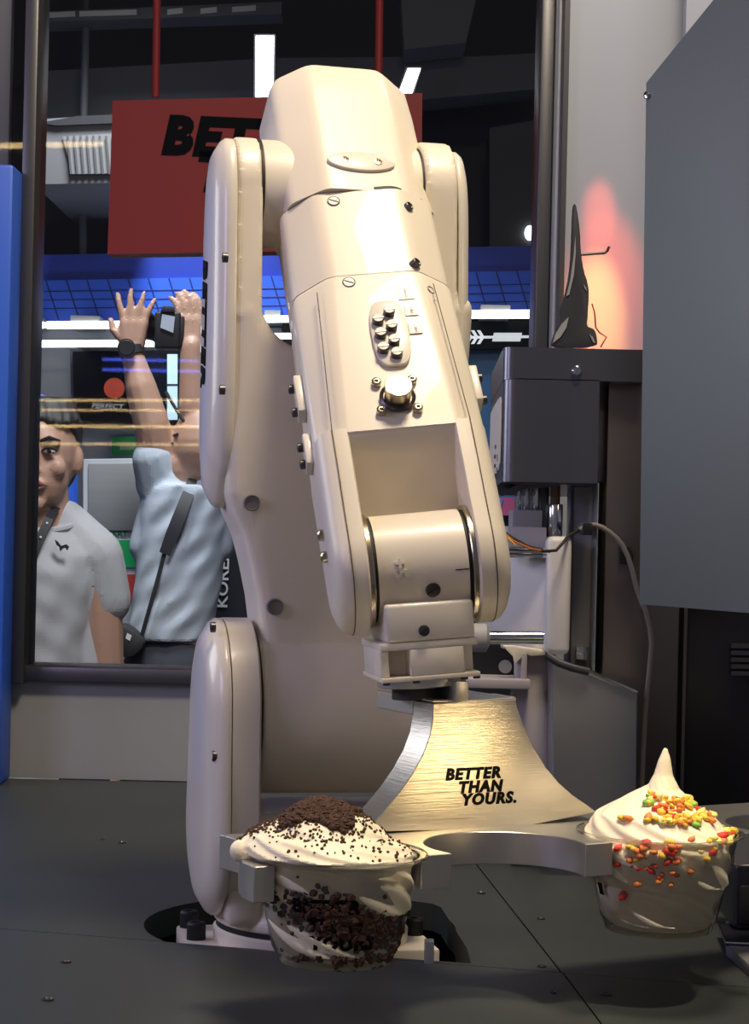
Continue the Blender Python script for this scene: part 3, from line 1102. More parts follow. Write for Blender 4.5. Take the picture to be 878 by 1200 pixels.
for i in range(8):
    chips.append(chip_mesh(i, rnd.uniform(.0026, .0042), rnd.uniform(.0022, .0032), rnd.uniform(.0013, .0022)))
cm = {}
for kx, v in cols.items():
    m_ = mat('cereal_' + kx, v, .6, noise=.2, scale=400, bump=.2)
    for i in range(8):
        me = chips[i].copy()
        me.materials.append(m_)
        for p_ in me.polygons:
            p_.use_smooth = True
        cm[(kx, i)] = me


def chip(p, colr, where, s=1.0):
    o = bpy.data.objects.new('cereal_flake', cm[(colr, rnd.randrange(8))])
    COL.objects.link(o)
    o.location = p
    o.rotation_euler = (rnd.uniform(-.6, .6), rnd.uniform(-.6, .6), rnd.uniform(0, 6.28))
    o.scale = (s, s, s)
    cn = colr.replace('_', ' ')
    tag(o, f'{cn} crumb of cereal {where}', 'cereal', f'{cn} cereal crumbs {where}')
    return o


weights = ['yellow'] * 11 + ['pale_yellow'] * 4 + ['orange'] * 5 + ['red'] * 2 + ['green']
# cluster below the peak on the right hand flank
for i in range(90):
    h = rnd.uniform(.60, .78)
    a = rnd.gauss(-1.15, .48)
    if h > .72:
        a = rnd.gauss(-1.3, .45)
    chip(surfR(h, a) + V((0, -.0006, .0012)), rnd.choice(weights), 'clustered on the flank of the pointed soft serve', rnd.uniform(.8, 1.15))
# ring of flakes along the rim
for i in range(60):
    a = rnd.uniform(-2.1, .45)
    rr = rnd.uniform(.036, .0435)
    p = c + V((rr * math.cos(a), rr * math.sin(a), RZ + rnd.uniform(-.004, .004)))
    chip(p, rnd.choice(weights + ['green', 'pale_yellow']), 'lying along the rim of the right cup', rnd.uniform(.9, 1.3))
# syrupy bits inside the wall
for i in range(34):
    a = rnd.gauss(-1.75, .38)
    zz = RZ - abs(rnd.gauss(0, .013)) - .002
    if zz < zb + .014:
        continue
    rr = .0345 + .0107 * (zz - zb - .008) / .045 - .0018
    chip(c + V((rr * math.cos(a), rr * math.sin(a), zz)), rnd.choice(['orange', 'red', 'red', 'yellow', 'orange']), 'stuck inside the wall of the right cup', rnd.uniform(.8, 1.2))

# =================================================================== ICE CREAM MACHINE
MY = 1.64


def pxbox(x0, y0, x1, y1, Y, depth, bev=0.0, seg=2, mb=None):
    a, b = P(x0, y1, Y), P(x1, y0, Y)
    m_ = MB().box(min(a.x, b.x), max(a.x, b.x), Y, Y + depth, min(a.z, b.z), max(a.z, b.z))
    if bev:
        m_.bevel(bev, seg)
    return m_


def rbox(x0, y0, x1, y1, Y, depth, rc, bev=.001, drop=0.0):
    """box with rounded vertical front corner on the left"""
    a, b = P(x0, y1, Y), P(x1, y0, Y)
    pts = [(b.x, Y), (b.x, Y + depth), (a.x, Y + depth)] + [(a.x + rc - rc * math.cos(R_(t)), Y + rc - rc * math.sin(R_(t))) for t in range(0, 91, 10)]
    rings = [[V((x, y, z - drop * (y - Y))) for x, y in pts] for z in (a.z, b.z)]
    return MB().loft(rings)


def cyl(x0, y0, x1, y1, Y, m_, name, parent, seg=28):
    """upright cylinder measured by its pixel outline"""
    a, b = P(x0, y1, Y), P(x1, y0, Y)
    r = abs(b.x - a.x) / 2
    return obj(name, MB().lathe([(r * .96, a.z), (r, a.z + r * .1), (r, b.z - r * .1), (r * .96, b.z)], Fr(((a.x + b.x) / 2, Y, 0), (1, 0, 0), (0, 1, 0), (0, 0, 1)), seg), m_, parent)


mc = P(690, 900, MY)
mach = thing('ice_cream_machine', (mc.x, MY + .1, 0.0), 'steel soft serve machine with a box hood and chrome spouts behind the gripper', 'machine')
o = obj('hood_lid', rbox(590, 410, 756, 444, MY, .17, .008, drop=.06), M_MACHINE, mach)
obj('hood', rbox(588, 445.5, 703, 564, MY, .16, .010, drop=.06), M_MACHINE, mach)
obj('hood_base', pxbox(592, 560, 700, 566, MY + .004, .15), M_FRAME, mach)
q = P(676, 435, MY)
obj('screw', MB().lathe([(.0042, 0), (.0042, .003), (.0030, .0045), (0, .005)], Fr(q, (1, 0, 0), (0, 0, 1), (0, -1, 0)), 16), M_CHROME, mach)
# cream label on the left flank of the hood
hx0 = P(588, 500, MY).x
za, zb2 = P(588, 462, MY).z, P(588, 552, MY).z
st_ = obj('sticker', MB().prism(smooth_poly([(MY + .014, za - .012), (MY + .014, za - .004), (MY + .022, za), (MY + .152, za - .006), (MY + .158, za - .014), (MY + .158, zb2 + .004), (MY + .150, zb2 - .004), (MY + .022, zb2), (MY + .014, zb2 + .008)], 1), -.0006, .0004, Fr((hx0, 0, 0), (0, 1, 0), (0, 0, 1), (-1, 0, 0))), mat('cream_label', (.85, .78, .66), .5), mach)
sf = Fr((hx0 - .0005, 0, 0), (0, -1, 0), (0, 0, 1), (-1, 0, 0))
for i, (yy, zz, w_, h_) in enumerate(((.06, -.040, .014, .0015), (.06, -.048, .022, .0015), (.06, -.056, .018, .0015), (.06, -.064, .024, .0015), (.06, -.072, .016, .0015), (.035, -.066, .006, .008), (.035, -.050, .003, .003))):
    obj('label_line', MB().box(-(MY + yy + w_), -(MY + yy), za + zz - h_, za + zz + h_, 0, .0004, sf), mat('label_ink', (.12, .11, .12), .6), st_)
# column, back column
o = obj('column', pxbox(701, 444, 803, 1000, MY + .015, .10, .0015), M_COLUMN, mach)
obj('column_trim', pxbox(697, 566, 701.5, 790, MY + .008, .10, .0008), M_FRAMEL, mach)
obj('back_column', pxbox(668, 562, 698, 800, MY + .05, .06, .001), shade_mat('column_grey', (.30, .30, .32)), mach)
obj('column_foot', MB().box(P(700, 900, MY).x, P(803, 900, MY).x, MY + .02, MY + .11, 0.0, .02), M_COLUMN, mach)
# spouts and blocks under the hood
for x0, x1 in ((603, 612), (612, 621.5), (623, 636)):
    cyl(x0, 560, x1, 599, MY + .06, M_CHROME, 'spout', mach)
mb = pxprism([(584, 580), (606, 567.5), (652, 564.5), (652, 570.5), (619, 572), (590, 581)], MY + .03, .04)
obj('spout_lid', mb, M_FRAME, mach)
obj('spout_block', pxbox(600, 598, 636, 640, MY + .045, .05, .001), shade_mat('block_grey', (.34, .34, .36)), mach)
obj('spout_block', pxbox(594, 618, 641, 641, MY + .035, .05, .001), M_PLASTIC, mach)
obj('piston_holder', pxbox(632, 570, 644, 629, MY + .05, .03, .001), M_FRAME, mach)
cyl(642, 591, 660, 628, MY + .045, M_CHROME, 'piston', mach)
cyl(645, 566, 657, 592, MY + .045, shade_mat('brown_rod', (.16, .09, .05)), 'piston_rod', mach)
for y0, y1 in ((641.5, 643.5), (646, 648.5), (650.5, 653)):
    obj('rail', pxbox(590, y0, 641, y1, MY + .02, .02, .0004), M_CHROME, mach)
# pale moulded door: concave sheet and rounded pillar
pa = [P(560, 700, MY + .09), P(585, 700, MY + .062), P(610, 700, MY + .045), P(632, 700, MY + .032), P(645, 700, MY + .025)]
ztop_, zbot_ = P(640, 653, MY + .03).z, P(640, 764, MY + .03).z
pts = [(q.x, q.y) for q in pa] + [(pa[-1].x, pa[-1].y + .05), (pa[0].x, pa[0].y + .03)]
obj('door_panel', MB().prism(pts, zbot_, ztop_).bevel(.002, 2), M_PLASTIC, mach, sharp=50)
obj('door_pillar', pxbox(639, 629, 671, 767, MY + .010, .05, .005, 3), M_PLASTIC, mach)
obj('latch', pxbox(675, 758, 689, 774, MY + .040, .012, .001), M_CHROME, mach)
mb = MB()
poly = [(590, 757), (600, 757), (640, 762), (640, 768), (622, 769), (616, 766), (610, 772), (604, 778), (602, 770), (596, 764)]
obj('cream_residue', pxprism(poly, MY + .022, .012).bevel(.001, 2), M_CREAM, mach)
# handle rod with round grip
a, b = P(556, 747, MY - .02), P(637, 747, MY - .02)
obj('handle_rod', MB().tube([a, b], .0053, 20), M_CHROME, mach)
obj('handle_grip', MB().lathe([(.006, 0), (.0105, .001), (.0112, .004), (.0112, .014), (.006, .017)], Fr(P(549, 747, MY - .02), (0, 1, 0), (0, 0, 1), (1, 0, 0)), 24), shade_mat('grip_grey', (.36, .35, .36)), mach)
# dark recess, shelf and lower column
obj('recess_back', pxbox(535, 752, 618, 800, MY + .06, .03), M_CABDARK, mach)
obj('recess_disc', MB().lathe([(.0055, 0), (.0055, .004), (0, .004)], Fr(P(592, 781, MY + .058), (1, 0, 0), (0, 0, 1), (0, -1, 0)), 20), shade_mat('disc_grey', (.2, .2, .22)), mach)
obj('recess_post', pxbox(611, 766, 618, 800, MY + .02, .02, .0005), M_PINKG, mach)
obj('shelf', pxbox(530, 797, 622, 806, MY + .01, .07, .001), M_PINKG, mach)
obj('lower_column', pxbox(600, 768, 651, 1005, MY + .03, .06, .002), M_PINKG, mach)
# drip bin with slanting rim
poly = [(647, 772), (690, 789), (747, 813), (745, 960), (648, 960)]
obj('drip_bin', pxprism(poly, MY - .02, .05).bevel(.001, 1), mat('bin_steel', (.33, .34, .37), .28, .75, noise=.08, scale=10), mach)
obj('bin_rim', MB().tube([P(641, 768, MY - .022), P(655, 777, MY - .025), P(672, 783, MY - .026), P(690, 787, MY - .024)], .0032, 10), M_FRAME, mach)
obj('bin_edge', MB().tube([P(690, 786, MY - .022), P(747, 811.5, MY - .022)], .0014, 8), M_CHROME, mach)

# power cord with its clip
pts = [(680, 621), (688, 616), (697, 615), (706, 618), (715, 624), (723, 631), (729, 638), (736, 652), (741, 668), (746, 688), (751, 702), (757, 716), (762, 736), (764, 755), (762, 780), (759, 808), (756, 840), (754, 880), (752, 930)]
cb = obj('power_cord', MB().tube([P(x, y, MY - .004) for x, y in pts], .0021, 10), mat('cord_grey', (.20, .18, .18), .5), at=P(752, 930, MY))
tag(cb, 'thin grey power cord hanging down the brown steel column of the machine', 'cord')
obj('cord_plug', pxbox(683, 613, 695, 627, MY - .01, .05, .001), M_CABDARK, cb)
obj('cord_clip', pxbox(727, 641, 743, 661, MY - .0005, .014, .0006), M_CABDARK, cb)
wr_ = tag(obj('wire_bundle', MB().tube([P(586, 620, MY - .01), P(600, 630, MY - .012), P(618, 640, MY - .012), P(638, 646, MY - .01), P(652, 645, MY - .006), P(660, 636, MY), P(666, 628, MY + .01), P(682, 620, MY + .02)], .0013, 8), mat('wire_dark', (.03, .02, .02), .5)), 'loose dark and orange wires under the spouts of the machine', 'wires')
obj('orange_wire', MB().tube([P(590, 624, MY - .013), P(602, 634, MY - .015), P(622, 643, MY - .014), P(645, 647, MY - .008)], .0009, 6), mat('wire_orange', (.55, .16, .02), .5), wr_)
obj('yellow_wire', MB().tube([P(588, 627, MY - .014), P(596, 631, MY - .016), P(604, 639, MY - .015)], .0009, 6), mat('wire_yellow', (.7, .45, .08), .5), wr_)

# flame shaped ornament on top of the machine
fl = [(673.5, 237), (676, 243), (680, 270), (681, 298), (685, 320), (689.7, 333), (690.5, 347), (689, 370), (688, 382.5), (693, 384), (697, 386), (699.7, 394), (700.5, 407), (646, 407), (647.5, 397), (653, 385), (657, 374), (655.3, 364), (661.7, 350), (667.5, 323), (670, 295), (671.5, 246)]
FLY = MY + .05
# stands on the sloping lid
orn = thing('flame_ornament', P(674, 409, FLY), 'black flame shaped ornament with a thin hook standing on the steel hood', 'ornament')
blk = mat('ornament_black', (.030, .032, .038), .38)
mb = pxprism(smooth_poly(fl, 1), FLY, .010)
obj('flame_body', mb.bevel(.0008, 2, 50), blk, orn)
for pl_ in ([(667.3, 345), (664, 347), (668.5, 328), (672.5, 300), (674.6, 276), (675, 295), (672.8, 322)], [(648, 402), (651, 392), (658, 380), (666.5, 371.5), (664, 384), (657, 395)], [(690.5, 391), (695, 395), (698, 402), (695.5, 401)], [(684, 333), (687, 337), (688, 341), (685.5, 338)]):
    obj('flame_slit', pxprism(pl_, FLY - .0012, .002), M_FRAMEL, orn)
obj('hook', MB().tube([P(681, 298.5, FLY + .004), P(709, 296.5, FLY + .004), P(712, 294, FLY + .004), P(714, 289, FLY + .004)], .0011, 8), blk, orn)
obj('twig', MB().tube([P(694, 356, FLY + .004), P(697, 366, FLY + .004), P(698.5, 384, FLY + .004), P(703, 390, FLY + .004), P(711, 395, FLY + .004), P(704, 407, FLY + .004)], .0006, 6), mat('twig_red', (.25, .03, .01), .5), orn)

# big cabinet side panel that runs towards the camera on the right
pe = V((math.cos(R_(60)), -math.sin(R_(60)), 0))
pn = V((math.sin(R_(60)), math.cos(R_(60)), 0))
po = P(752, 500, 1.56)
poly = [(757.5, 97), (846, -12), (960, -160), (960, 725), (749.5, 708)]
fr_ = [on_plane(x, y, po, pn) for x, y in poly]
cabp = obj('side_cabinet', MB().loft([fr_, [q + pn * .012 for q in fr_]]), M_CAB)
tag(cabp, 'large dull grey steel cabinet side hanging right of the soft serve machine', 'cabinet')
q = on_plane(759.5, 112, po, pn)
obj('screw', MB().lathe([(.003, 0), (.003, .002), (0, .003)], Fr(q, pe, (0, 0, 1), -pn), 12), M_CHROME, cabp)
# black cabinet standing behind, right of the column
cab = thing('cabinet', (P(860, 900, MY + .03).x, MY + .1, 0), 'black cabinet with a slatted vent standing right of the brown column', 'cabinet')
xx0, xx1 = P(803, 800, MY + .02).x, P(803, 800, MY + .02).x + .25
obj('cabinet_body', MB().box(xx0, xx1, MY + .022, MY + .15, 0, .30).bevel(.001), M_CABDARK, cab)
obj('edge_trim', MB().box(xx0 - .003, xx0 - .0005, MY + .012, MY + .15, 0, .30), M_COLUMN, cab)
for y in (757, 765, 773, 781, 789):
    a, b = P(856, y + 2, MY + .016), P(905, y - 2, MY + .016)
    obj('vent_slat', MB().box(a.x, b.x, MY + .012, MY + .0215, a.z, b.z), M_FRAME, cab)

# dark dispenser tray at the lower right
dt = thing('dispenser', on_z(868, 1110), 'black table top dispenser on a grey tray beside the right cup', 'dispenser')


def on_zs(l, z):
    return [on_z(x, y, z) for x, y in l]


r0 = on_zs([(851, 1120), (885, 1152), (960, 1150), (960, 1100), (851, 1092)], .0)
obj('tray', MB().loft([r0, [q + V((0, 0, .008)) for q in r0]]).bevel(.0008), shade_mat('tray_grey', (.17, .17, .18)), dt)
r1 = on_zs([(842, 1083), (851, 1105), (960, 1110), (960, 1076)], .0095)
obj('tray_top', MB().loft([r1, [q - V((0, 0, .002)) for q in r1]]), M_CABDARK, dt)
obj('tray_edge', MB().tube([r1[0], r1[1], r1[2]], .0008, 8), M_CHROME, dt)
q = on_z(856, 1086, .0095)
obj('housing', MB().box(q.x, q.x + .12, q.y - .012, q.y + .07, .0095, .055).bevel(.004, 3), M_CABDARK, dt)
obj('front_panel', MB().box(q.x + .004, q.x + .10, q.y - .0135, q.y - .010, .014, .040).bevel(.001), M_WELL, dt)

# unseen spots added above to shape the flame glow on the wall
for nm, cx_, y_top, ang, pw, col_ in (('flame_glow_tip', 715, 205, 4.5, 9, (1.0, .12, .07)), ('flame_glow_red', 726, 235, 9.0, 16, (1.0, .08, .04)), ('flame_glow_amber', 714, 285, 6.0, 40, (1.0, .42, .10))):
    pl_ = P(cx_, -30, 2.06)
    pl_.y = 1.91
    ztip = P(cx_, y_top, 2.06).z
    tilt = math.degrees(math.atan((2.06 - pl_.y) / (pl_.z - ztip))) - ang
    spot(nm, pl_, pl_ + V((-.02, math.sin(R_(tilt)), -math.cos(R_(tilt)))), pw, col_, ang * 2, 1.0, .004)

# =================================================================== EXHIBITION HALL
FZ = -1.17
HYB = 5.6
struct(obj('floor', MB().box(-3.5, 3.0, 0.0, 6.2, FZ - .05, FZ), shade_mat('floor_grey', (.18, .18, .19))))
struct(obj('ceiling', MB().box(-3.5, 3.0, 2.3, 6.2, 2.0, 2.05), shade_mat('ceiling_dark', (.02, .02, .025))))
struct(obj('wall_far', MB().box(-3.5, 3.0, HYB, HYB + .05, FZ, 2.0), shade_mat('wall_dark', (.025, .027, .033))))

# hanging red sign
SY = 3.2
M_RED = mat('sign_red', (.42, .028, .024), .55)
sg = thing('hanging_sign', P(300, 298, SY), 'red hanging sign with black lettering behind the top of the robot', 'sign')
obj('sign_board', pxprism([(132, 118), (495, 109), (494, 292), (126, 298)], SY, .05), M_RED, sg)
for x in (182.5, 443.5):
    obj('sign_pole', MB().tube([P(x, 114, SY + .025), P(x + 2, -30, SY + .025)], .0062, 12), M_RED, sg)
sf = Fr(P(190, 178, SY), (1, 0, 0), (0, 0, 1), (0, -1, 0))
for t_, x, y in (('BETTER', 189, 178), ('THAN', 228, 221), ('YOURS.', 236, 264)):
    text('lettering', t_, .079, Fr(P(x, y, SY - .0005), (1, 0, -.022), (.0227, 0, 1), (0, -1, 0)), M_BLACK, sg, shear=.18, offset=.0048, thick=.002, sx=.98, spacing=1.12)


def lamp(x0, y0, x1, y1, x2, y2, x3, y3, Y, label, name='ceiling_lamp', strength=None, grp=None):
    m_ = M_LED
    t = thing(name, P((x0 + x2) / 2, (y0 + y2) / 2, Y), label, 'lamp', grp)
    obj('diffuser', pxprism([(x0, y0), (x1, y1), (x2, y2), (x3, y3)], Y, .03), m_, t)
    e = 2
    obj('housing', pxprism([(x0 - e, y0 - e), (x1 + e, y1 - e), (x2 + e, y2 + e), (x3 - e, y3 + e)], Y + .006, .05), M_FRAME, t)
    return t


lamp(300, 42, 321, 42, 320, 114, 299.5, 114, 4.6, 'long bright white ceiling lamp above the red sign')
lamp(478, 80, 493, 80, 483, 109, 467, 109, 4.8, 'short slanted white ceiling lamp right of the elbow of the robot')
# ceiling beams and ducts
M_DUCT = shade_mat('duct_grey', (.10, .105, .115))
M_DUCT2 = shade_mat('duct_dark', (.035, .037, .043))
be = tag(obj('ceiling_beam', pxprism([(40, 14), (330, 2), (330, 16), (40, 26)], 4.9, .1), M_DUCT), 'grey ceiling beam crossing the top of the window', 'beam')
for x0, x1, y in ((48, 88, 15), (93, 160, 13), (196, 214, 11), (235, 254, 10), (272, 300, 8)):
    obj('light_strip', pxprism([(x0, y), (x1, y - 2), (x1, y + 4), (x0, y + 6)], 4.895, .01), shade_mat('strip_pale', (.55, .55, .52)), be)
be = tag(obj('ceiling_duct', pxprism([(40, 84), (320, 68), (560, 66), (632, 62), (632, 104), (480, 118), (40, 150)], 5.1, .15), M_DUCT), 'dark grey ventilation duct below the ceiling beam', 'duct')
be = tag(obj('ceiling_duct', pxprism([(470, -10), (560, -10), (546, 50), (474, 58)], 4.9, .15), shade_mat('duct_mid', (.13, .135, .14))), 'pale grey duct box at the upper right of the hall', 'duct')
be = tag(obj('hall_column', pxprism([(574, 150), (632, 140), (632, 296), (574, 296)], 5.2, .2), shade_mat('column_dim', (.06, .062, .07))), 'dim grey hall column right of the elbow of the robot', 'column')
# cassette air conditioner
ac_ = thing('air_conditioner', P(85, 215, 4.5), 'pale grey ceiling air conditioner with a ribbed grille left of the red sign', 'air conditioner')
obj('casing', pxprism([(40, 140), (140, 134), (150, 214), (40, 216)], 4.5, .605), shade_mat('aircon_grey', (.15, .15, .16)), ac_)
obj('intake', pxprism([(46, 144), (90, 136), (140, 134), (140, 144), (66, 147)], 4.49, .02), M_FRAME, ac_)
obj('grille', pxprism([(73, 160), (140, 156), (140, 203), (85, 204)], 4.492, .01), shade_mat('grille_grey', (.22, .22, .22)), ac_)
for i in range(8):
    x = 78 + i * 7.5
    obj('grille_slat', pxprism([(x, 159), (x + 2.2, 159), (x + 6.2, 204), (x + 4, 204)], 4.486, .006), shade_mat('slat_grey', (.10, .10, .11)), ac_)
pp = tag(obj('hall_pipe', MB().tube([P(97.5, 300, 4.97), P(97, 200, 4.97), V((P(97, 200, 4.97).x, 4.97, 2.0))], .0095, 12), M_DUCT), 'thin grey vertical pipe below the air conditioner', 'pipe')

# blue lit canopy of the booth
M_BLU2 = mat('canopy_blue', (.015, .05, .42), .5, noise=.15, scale=3)
M_BLU3 = mat('canopy_blue_lit', (.03, .13, .85), .5, noise=.12, scale=12)
cn = thing('booth_canopy', P(340, 378, 4.9), 'deep blue booth canopy with a bright gridded lower panel', 'canopy')
obj('fascia', pxprism([(38, 299), (632, 288), (632, 318), (38, 330)], 4.95, .08), M_BLU2, cn)
g_ = obj('grid_panel', pxprism([(38, 329), (632, 317), (632, 372), (38, 378)], 4.93, .04), M_BLU3, cn)
for i in range(26):
    x = 30 + i * 24
    obj('grid_bar', MB().tube([P(x, 330 - x * .02, 4.928), P(x + 16, 379 - x * .01, 4.928)], .0014, 6), mat('bar_dark', (.01, .03, .15), .5), cn)
for y in (342, 352, 362):
    obj('grid_bar', MB().tube([P(38, y, 4.928), P(632, y - 9, 4.928)], .0010, 6), mat('bar_dark', (.01, .03, .15), .5), cn)

# LED tubes of the booth
for (x0, x1, y, h_, lab) in ((40, 50, 381, 4, 'short stub of white tube light beside the window frame'), (57, 141, 381, 4.5, 'white tube light left of the raised camera'), (212, 238, 379, 4.5, 'white tube light right of the raised camera'), (296, 342, 374, 4, 'white tube light seen through the fork of the robot'), (538, 624, 368.5, 5, 'white tube light right of the robot above the dark screen'), (40, 200, 403, 4, 'lower white tube light on the booth edge left of the robot'), (298, 342, 394, 3.5, 'lower white tube light seen through the fork of the robot')):
    t = thing('tube_light', P((x0 + x1) / 2, y, 4.8), lab, 'lamp')
    a, b = P(x0, y, 4.8), P(x1, y - (x1 - x0) * .005, 4.8)
    r = h_ * 4.8 / F
    obj('tube', MB().cap(a, b, r, r), M_LED, t)
    obj('tube_holder', MB().box(a.x + (b.x - a.x) * .3, a.x + (b.x - a.x) * .7, 4.8 + r * .5, 4.999 if y > 390 else 4.929, min(a.z, b.z) - r * .4, max(a.z, b.z) + (r * .4 if y > 390 else .02)), M_FRAMEL, t)

# booth wall, display and fridge
M_WHITE = mat('booth_white', (.52, .55, .58), .5)
bw = tag(obj('booth_wall', pxprism([(-60, 386), (330, 384), (330, 1150), (-60, 1150)], 5.0, .1), M_WHITE), 'pale white booth wall behind the two visitors', 'wall panel')
ds = thing('display_screen', P(158, 505, 4.92), 'wide black display screen with a red planet behind the raised arms', 'screen')
obj('screen_frame', pxprism([(82, 409), (330, 405), (330, 503), (84, 501)], 4.93, .05), M_CABDARK, ds)
obj('screen', pxprism([(85, 412), (326, 408), (326, 498), (87, 497)], 4.925, .004), mat('screen_black', (.006, .007, .011), .45, spec=.08), ds)
q = P(134, 455, 4.9245)
obj('planet', MB().lathe([(.025, 0), (.025, .001), (0, .001)], Fr(q, (1, 0, 0), (0, 0, 1), (0, -1, 0)), 32), mat('planet_red', (.55, .08, .04), .5, noise=.35, scale=40, emit=(.6, .08, .04), estr=.25), ds)
for x0, x1 in ((196, 208),):
    obj('bright_strip', pxprism([(x0, 415), (x1, 415), (x1, 492), (x0, 492)], 4.9235, .002), mat('strip_blue', (.4, .55, .65), .5, emit=(.5, .7, .85), estr=.5), ds)
obj('strip_bar', pxprism([(194, 450), (211, 450), (211, 452), (194, 452)], 4.922, .002), M_CABDARK, ds)
text('caption', 'PERFECT', .017, Fr(P(107, 478, 4.9235), (1, 0, -.02), (.02, 0, 1), (0, -1, 0)), mat('caption_grey', (.4, .42, .45), .5, emit=(.4, .42, .45), estr=.3), ds, shear=.2, offset=.0002, thick=.0005, sx=1.15)
gt = thing('green_sign', P(148, 534, 4.97), 'small green sign with white lettering on the booth wall', 'sign')
obj('sign_plate', pxprism([(131, 512), (170, 511), (170, 533), (131, 533)], 4.98, .019), mat('tag_green', (.01, .40, .09), .5), gt)
text('lettering', 'mini', .020, Fr(P(140, 527, 4.979), (1, 0, 0), (0, 0, 1), (0, -1, 0)), mat('white_ink', (.8, .8, .8), .5), gt, shear=.25, thick=.001)
fg = thing('fridge', P(150, 700, 4.7), 'white fridge cabinet with a brushed steel door and green and red squares', 'fridge')
obj('fridge_body', pxprism([(97, 538), (232, 536), (232, 1100), (97, 1100)], 4.70, .25).bevel(.004), M_WHITE, fg)
obj('fridge_door', pxprism([(103, 543), (196, 542), (196, 622), (103, 622)], 4.693, .01).bevel(.002), mat('door_steel', (.42, .42, .40), .45, .35, noise=.12, scale=9, aniso=(.2, 1, 8)), fg)
text('lettering', 'START', .018, Fr(P(119, 628, 4.699), (1, 0, 0), (0, 0, 1), (0, -1, 0)), mat('letter_green', (.05, .30, .15), .5), fg, offset=.0004, thick=.001, sx=1.15)
obj('green_square', pxprism([(126, 633), (170, 633), (170, 665), (126, 665)], 4.697, .004), mat('square_green', (.01, .50, .14), .5), fg)
obj('red_square', pxprism([(134, 673), (170, 673), (170, 705), (134, 705)], 4.697, .004), mat('square_red', (.70, .07, .05), .5), fg)
# blue arch behind the left visitor
ar = [P(-20, 640, 4.6), P(-20, 500, 4.6), P(8, 478, 4.6), P(38, 470, 4.6), P(62, 478, 4.6), P(76, 498, 4.6), P(80, 530, 4.6), P(80, 700, 4.6)]
ab = tag(obj('blue_arch', MB().tube(ar, .022, 12), M_BLUE), 'blue rounded arch standing behind the head of the left visitor', 'arch')
# black banner with white writing
bn = thing('banner', P(272, 800, 4.75), 'black banner with white upright lettering behind the photographer', 'banner')
obj('banner_cloth', pxprism([(252, 610), (292, 606), (296, 820), (250, 820)], 4.76, .02), mat('banner_black', (.012, .013, .018), .6), bn)
text('lettering', 'KOREA', .034, Fr(P(266, 713, 4.758), (0.02, 0, 1), (-1, 0, 0.02), (0, -1, 0)), mat('white_ink', (.8, .8, .8), .5), bn, offset=.0006, thick=.001, sx=1.25)
for i, (x, y) in enumerate(((284, 668), (287, 690), (290, 705))):
    obj('blue_mark', pxprism([(x, y), (x + 5, y), (x + 5, y + 11), (x, y + 11)], 4.757, .002), mat('mark_blue', (.15, .3, .5), .5), bn)
# dark screen on the right of the robot with arrow graphic
sr = thing('info_screen', P(590, 410, 4.9), 'dark info screen with a pale arrow graphic right of the robot', 'screen')
obj('screen', pxprism([(500, 378), (624, 375), (624, 408), (500, 410)], 4.91, .04), mat('screen_black', (.006, .007, .011), .45, spec=.08), sr)
M_ARW = mat('arrow_white', (.75, .78, .8), .5, emit=(.75, .78, .8), estr=.5)
for i in range(3):
    x = 545 + i * 7
    obj('arrow_head', pxprism([(x, 387), (x + 4, 387), (x + 9, 395), (x + 4, 403), (x, 403), (x + 5, 395)], 4.905, .003), M_ARW, sr)
obj('arrow_shaft', pxprism([(535, 394), (622, 393), (622, 396), (535, 397)], 4.906, .003), M_ARW, sr)
obj('arrow_block', pxprism([(579, 390), (612, 390), (610, 400), (577, 400)], 4.904, .003), M_ARW, sr)
bb = tag(obj('blue_board', pxprism([(500, 410), (640, 408), (640, 600), (500, 600)], 4.95, .04), mat('board_blue', (.05, .16, .34), .5)), 'blue lower board of the booth right of the robot', 'board')
ps = tag(obj('pink_poster', pxprism([(572, 583), (606, 583), (606, 604), (572, 604)], 4.94, .01), mat('poster_pink', (.65, .12, .30), .5)), 'pink and blue poster seen under the hood of the machine', 'poster')
obj('poster_block', pxprism([(574, 585), (590, 585), (587, 595), (574, 595)], 4.938, .003), mat('poster_blue', (.10, .35, .75), .5), ps)
ws = tag(obj('bright_window_spot', MB().ell(P(621, 273, 5.195), .013, .01, .019), M_LED), 'small drop shaped white light beside the right window frame', 'lamp')

# =================================================================== VISITORS
SKIN = mat('skin', (.46, .27, .19), .5, noise=.06, scale=20, sss=.08)
SHIRT1 = mat('light_grey_shirt', (.40, .40, .41), .85, noise=.08, scale=25, bump=.25)
SHIRT2 = mat('pale_blue_grey_shirt', (.42, .47, .53), .85, noise=.08, scale=25, bump=.25)
PANTS = mat('dark_trousers', (.02, .022, .03), .8)
HAIR = mat('black_hair', (.012, .010, .010), .55, noise=.4, scale=90, bump=.5)
DARK = mat('black_nylon', (.014, .014, .017), .6)


def legs(mb, cx, Y, half, r=.085):
    for s_ in (-1, 1):
        hip = V((cx + s_ * half, Y, -.26))
        knee = V((cx + s_ * (half + .01), Y - .01, -.70))
        ank = V((cx + s_ * (half + .01), Y + .02, FZ + .09))
        mb.cap(hip, knee, r, r * .68)
        mb.cap(knee, ank, r * .66, r * .45)
        mb.cap(ank - V((0, 0, .045)), ank + V((0, -.16, -.055)), .038, .030)


